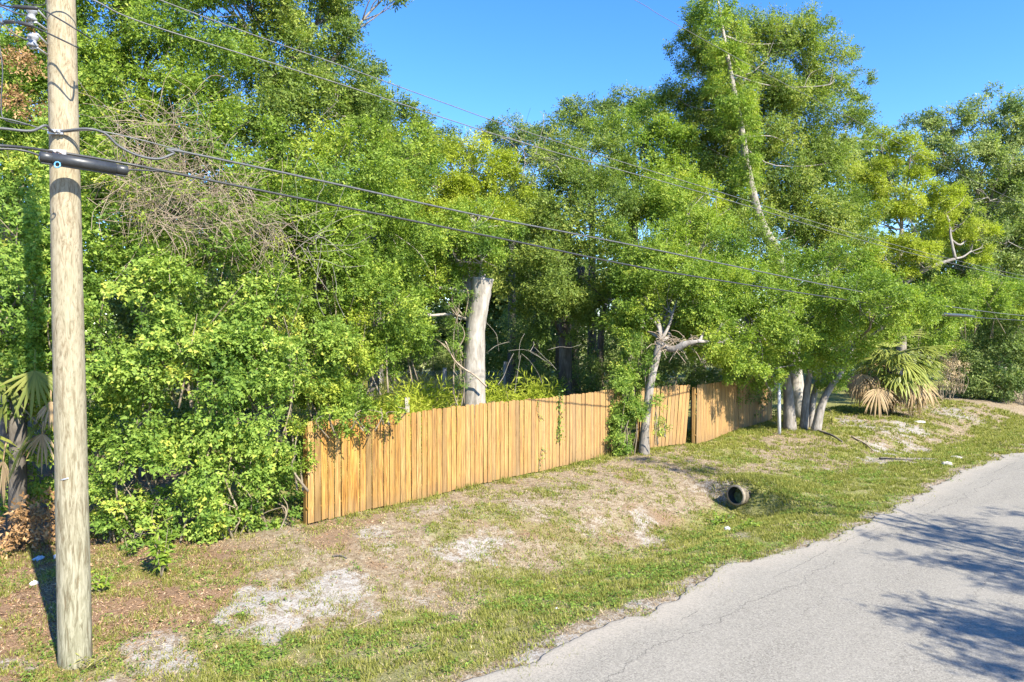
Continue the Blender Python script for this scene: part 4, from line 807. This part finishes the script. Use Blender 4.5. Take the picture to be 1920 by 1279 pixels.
# plants at the thicket's foot
def sprout(label, u, v, h, seed, leaf='fresh', n=60, size=.12, wid=.12, asp=.3):
    p = G(u, v, -.02); z = tz(*p); g = np.random.default_rng(seed); root = empty('young_plant', (p[0], p[1], z), label, 'plant'); m = MB(); tops = []
    for k in range(5): e = np.array([p[0] + g.normal() * wid, p[1] + g.normal() * wid, z + h * g.uniform(.6, 1)]); m.tube([(p[0], p[1], z), e], [.006, .003], 4); tops.append(e)
    child(m, 'stem', 'stem', root); tops = np.array(tops); k = g.integers(5, size=n); f = g.uniform(.3, 1, n)[:, None]; base = np.array([p[0], p[1], z])
    a = leaves_mesh('leaves', base + (tops[k] - base) * f, unit(g.normal(size=(n, 3)) * np.array([1, 1, .5])), unit(g.normal(size=(n, 3)) * .5 + np.array([0, -.3, 1])), size * g.uniform(.6, 1.1, n), size * asp * g.uniform(.8, 1.2, n), np.clip(g.normal(.6, .2, n), 0, 1)); child(a, 'leaves', leaf, root)
sprout('bright narrow leaved plant growing out of the thicket foot above the bare litter', 300, 1085, .75, 91, n=170, size=.15, wid=.2)
sprout('small bright weed just right of the pole at mid slope', 190, 1110, .3, 92, n=60)
sprout('low broad leaved plant left of the bright narrow leaved one', 240, 1050, .4, 93, 'vine', 80, .1, asp=.5)
sprout('low green weed at the left bottom corner of the fence', 600, 975, .28, 94, 'vine', 70, .07, asp=.6)
sprout('low green weed under the third picket group of the fence', 660, 965, .25, 95, 'vine', 60, .07, asp=.6)
sprout('pale green weed at the fence foot left of the ivy bush', 1110, 858, .35, 96, 'fresh', 70, .09, asp=.5)
sprout('tall pale grassy weed between the grey stems and the fan palm', 1560, 800, .7, 97, 'grass', 120, .3, asp=.08)

sprout('green weeds crowding the left side of the culvert mouth', 1350, 935, .28, 98, 'vine', 120, .09, .2, .5)
sprout('green weeds under the right side of the culvert mouth', 1400, 966, .22, 99, 'fresh', 90, .09, .18, .4)
sprout('green weeds growing over the top of the culvert', 1412, 918, .25, 100, 'grass', 110, .14, .22, .2)
sprout('small grass tuft at the right foot of the utility pole', 172, 1228, .16, 101, 'grass', 60, .1, .08, .12)
# litter and sticks
def lump(name, label, cat, u, v, sx, sy, sz, mat, seed):
    p = G(u, v, -.05); z = tz(*p); g = random.Random(seed); m = MB(); n = 8; V = []; 
    for i in range(4):
        r = (.75, 1, .8, .35)[i]
        for k in range(n): a = 6.283 * k / n; q = g.uniform(.75, 1.2); V.append((math.cos(a) * sx * r * q, math.sin(a) * sy * r * q, sz * (0, .35, .75, 1)[i] * g.uniform(.8, 1.15) - .01))
    Fc = [(i * n + k, i * n + (k + 1) % n, (i + 1) * n + (k + 1) % n, (i + 1) * n + k) for i in range(3) for k in range(n)] + [tuple(3 * n + k for k in range(n)), tuple(range(n))[::-1]]
    m.add(V, Fc, False); o = m.build(name, mat); o.location = (p[0], p[1], z); o.rotation_euler[2] = g.uniform(0, 3); tag(o, label, cat)
lump('crumpled_paper', 'crumpled pale blue litter on the leaf litter left of the pole', 'litter', 70, 1053, .10, .06, .06, 'litter_blue', 1)
lump('crumpled_paper', 'crumpled white litter touching the left side of the pole at mid slope', 'litter', 103, 1052, .06, .05, .07, 'litter_white', 2)
lump('crumpled_paper', 'small white litter in the pole shadow near the left frame edge', 'litter', 60, 1100, .06, .05, .05, 'litter_white', 3)
lump('crumpled_paper', 'small white litter in the ditch in front of the culvert mouth', 'litter', 1366, 958, .07, .06, .08, 'litter_white', 4)
lump('crumpled_paper', 'tiny white scrap on the green grass near the road', 'litter', 1044, 1130, .04, .03, .03, 'litter_white', 5)
lump('stone', 'pale stone lying at the road edge at the right', 'stone', 1779, 873, .22, .14, .09, 'stone', 6)
lump('stone', 'smaller pale stone in the grass above the stone by the road edge', 'stone', 1796, 858, .2, .12, .06, 'stone', 7)
lump('stone', 'pale flat stone on the sandy strip below the fan palm', 'stone', 1725, 790, .3, .2, .1, 'stone', 8)
def stick(label, pts, r, mat='bark_dark'):
    q = []
    for u, v, h in pts: p = G(u, v, -.02); q.append(np.array([p[0], p[1], tz(*p) + h]))
    q = spline(q, 4); m = MB(); m.tube(q, np.linspace(r, r * .5, len(q)), 6, wob=.1); tag(m.build('stick', mat, None, q[0]), label, 'stick')
stick('short dark stick on the brown ground in front of the fence', [(622, 1042, .02), (636, 1040, .03), (650, 1042, .02)], .016)
stick('dark root like branch trailing from the grey stems onto the sand', [(1535, 812, .04), (1560, 820, .08), (1580, 826, .03)], .05)
stick('pale branch lying on the sand right of the grey stems', [(1598, 818, .04), (1625, 826, .06), (1640, 836, .03)], .035, 'twig')
stick('thin dark branch lying along the white sand strip at the right', [(1650, 851, .03), (1685, 857, .05), (1720, 860, .02)], .03)
stick('short brown stick beside the white sand patch', [(660, 1145, .02), (690, 1130, .03)], .012, 'twig')

# ================================================================== GRASS, STRAW, LEAF LITTER
def scatter(n, t0, t1, n0, n1, seed, dens, dref=9.0, pw=1.3):
    g = np.random.default_rng(seed); t = g.uniform(t0, t1, n); q = g.uniform(n0, n1, n); x, y = xy(t, q)
    k = (y > 4.2) & (np.abs(x) < .82 * y + .6) & (q < road_edge(t) + .05 + .12 * g.random(n) * (g.random(n) < .5) + .3 * (g.random(n) < .4) * (fbm(t * 2.2, t * 0, 88, 2) > .56)); x, y = x[k], y[k]
    s, gr_, lt = masks(x, y); d = dens(s, gr_, lt, x, y) * np.minimum(1, (dref / y) ** pw); k = g.random(len(x)) < d
    return x[k], y[k], g
def blades(name, x, y, g, h, wd, per, spread, lean, var, mat, zoff=0.0):
    n = len(x); x = np.repeat(x, per) + g.normal(0, spread, n * per); y = np.repeat(y, per) + g.normal(0, spread, n * per); z = terrain(x, y) - .006 + zoff; m_ = len(x)
    a = g.uniform(0, 6.283, m_); hh = h * np.repeat(g.uniform(.6, 1.3, n), per) * g.uniform(.5, 1.2, m_) * np.maximum(1, y / 16); ll = hh * np.abs(g.normal(lean, .35, m_)); wv = wd * g.uniform(.7, 1.3, m_) * np.maximum(1, y / 10)
    dx, dy = np.cos(a), np.sin(a); V = np.empty((m_, 3, 3), np.float32)
    V[:, 0] = np.stack([x - dy * wv, y + dx * wv, z], -1); V[:, 1] = np.stack([x + dy * wv, y - dx * wv, z], -1); V[:, 2] = np.stack([x + dx * ll, y + dy * ll, z + hh], -1)
    vv = np.clip(var + np.repeat(g.normal(0, .16, n), per) + g.normal(0, .12, m_), 0, 1)
    return tag(link(name, mesh_np(name, V.reshape(-1, 3), 3, np.arange(m_ * 3, dtype=np.int32).reshape(-1, 3), vv), mat), kind='stuff'), m_
tri = 0
x, y, g = scatter(520000, -7, 40, -14, -4.9, 201, lambda s, gr, lt, x, y: (np.clip(gr * 1.1 - .05, 0.0, 1) * sst(.34, .56, fbm(x * 4, y * 4, 71, 3)) * .62 + .30 * sst(.48, .62, fbm(x * 2.6, y * 2.6, 73, 3)) + .02) * (1 - s * .85)); _, k = blades('grass', x, y, g, .06, .006, 5, .032, .8, .42, 'grass'); tri += k
x, y, g = scatter(420000, -7, 40, -14, -4.9, 202, lambda s, gr, lt, x, y: .5 * (1 - .7 * s) * (1 - .3 * gr) * sst(.3, .6, fbm(x * 3, y * 3, 75, 3))); _, k = blades('dry_grass', x, y, g, .024, .005, 3, .035, 2.2, .5, 'straw'); tri += k
# flat dry leaves on the bare slope
x, y, g = scatter(150000, -7, 16, -14, -7, 203, lambda s, gr, lt, x, y: np.clip(lt, .05, 1) * .55 * (1 - .6 * s)); n = len(x)
a = leaves_mesh('leaf_litter', np.stack([x, y, terrain(x, y) + .008], -1), unit(np.stack([g.normal(size=n), g.normal(size=n), g.normal(size=n) * .25], -1)), unit(np.stack([g.normal(size=n) * .4, g.normal(size=n) * .4, np.ones(n)], -1)), .05 * g.uniform(.5, 1.6, n), .016 * g.uniform(.5, 1.5, n), np.clip(g.normal(.5, .22, n), 0, 1)); tag(link('leaf_litter', a, 'litter'), kind='stuff')
# small broad weeds
x, y, g = scatter(90000, -7, 34, -13, -5.1, 204, lambda s, gr, lt, x, y: (np.clip(gr - .2, 0, 1) * 1.1 + .05) * (1 - s) * sst(.45, .62, fbm(x * 1.7, y * 1.7, 61, 3))); per = 7; n = len(x) * per
x = np.repeat(x, per) + g.normal(0, .035, n); y = np.repeat(y, per) + g.normal(0, .035, n)
a = leaves_mesh('low_weeds', np.stack([x, y, terrain(x, y) + g.uniform(.005, .06, n)], -1), unit(np.stack([g.normal(size=n), g.normal(size=n), g.normal(size=n) * .3], -1)), unit(np.stack([g.normal(size=n) * .45, g.normal(size=n) * .45, np.ones(n)], -1)), .04 * g.uniform(.6, 1.4, n), .024 * g.uniform(.6, 1.3, n), np.clip(g.normal(.42, .2, n), 0, 1)); tag(link('low_weeds', a, 'vine'), kind='stuff')
# lush grass behind the fence
g = np.random.default_rng(205); n = 26000; D = g.uniform(15, 38, n); u = g.uniform(540, 1060, n); x = (u - 960) / F * D; t_, n_ = tn(x, D); fn_ = -(x - (-3.68)) * .743 + (D - 12.25) * .669; k = fn_ > .35
x, y = x[k], D[k]; _, k = blades('tall_grass', x, y, g, .34, .009, 4, .08, .5, .68, 'grass'); tri += k
g = np.random.default_rng(208); x, y = xy(g.uniform(14.0, 16.2, 1500), g.uniform(-9.0, -7.1, 1500)); blades('ditch_grass', x, y, g, .075, .006, 5, .035, .7, .42, 'grass')
# straw and green fringe along the pickets' foot
g = np.random.default_rng(206); s = g.random(420); s = s[fbm(s * 25, s * 0, 3, 2) > .52]; pts = np.array([fence_pt(q, 0, g.uniform(.02, .22)) for q in s]); blades('fringe_grass', pts[:, 0], pts[:, 1], g, .13, .006, 5, .04, .6, .4, 'grass')
print('leaves', TOT[0], 'blades', tri, 'tris', sum(len(o.data.polygons) * 2 for o in sc.objects if o.type == 'MESH'))
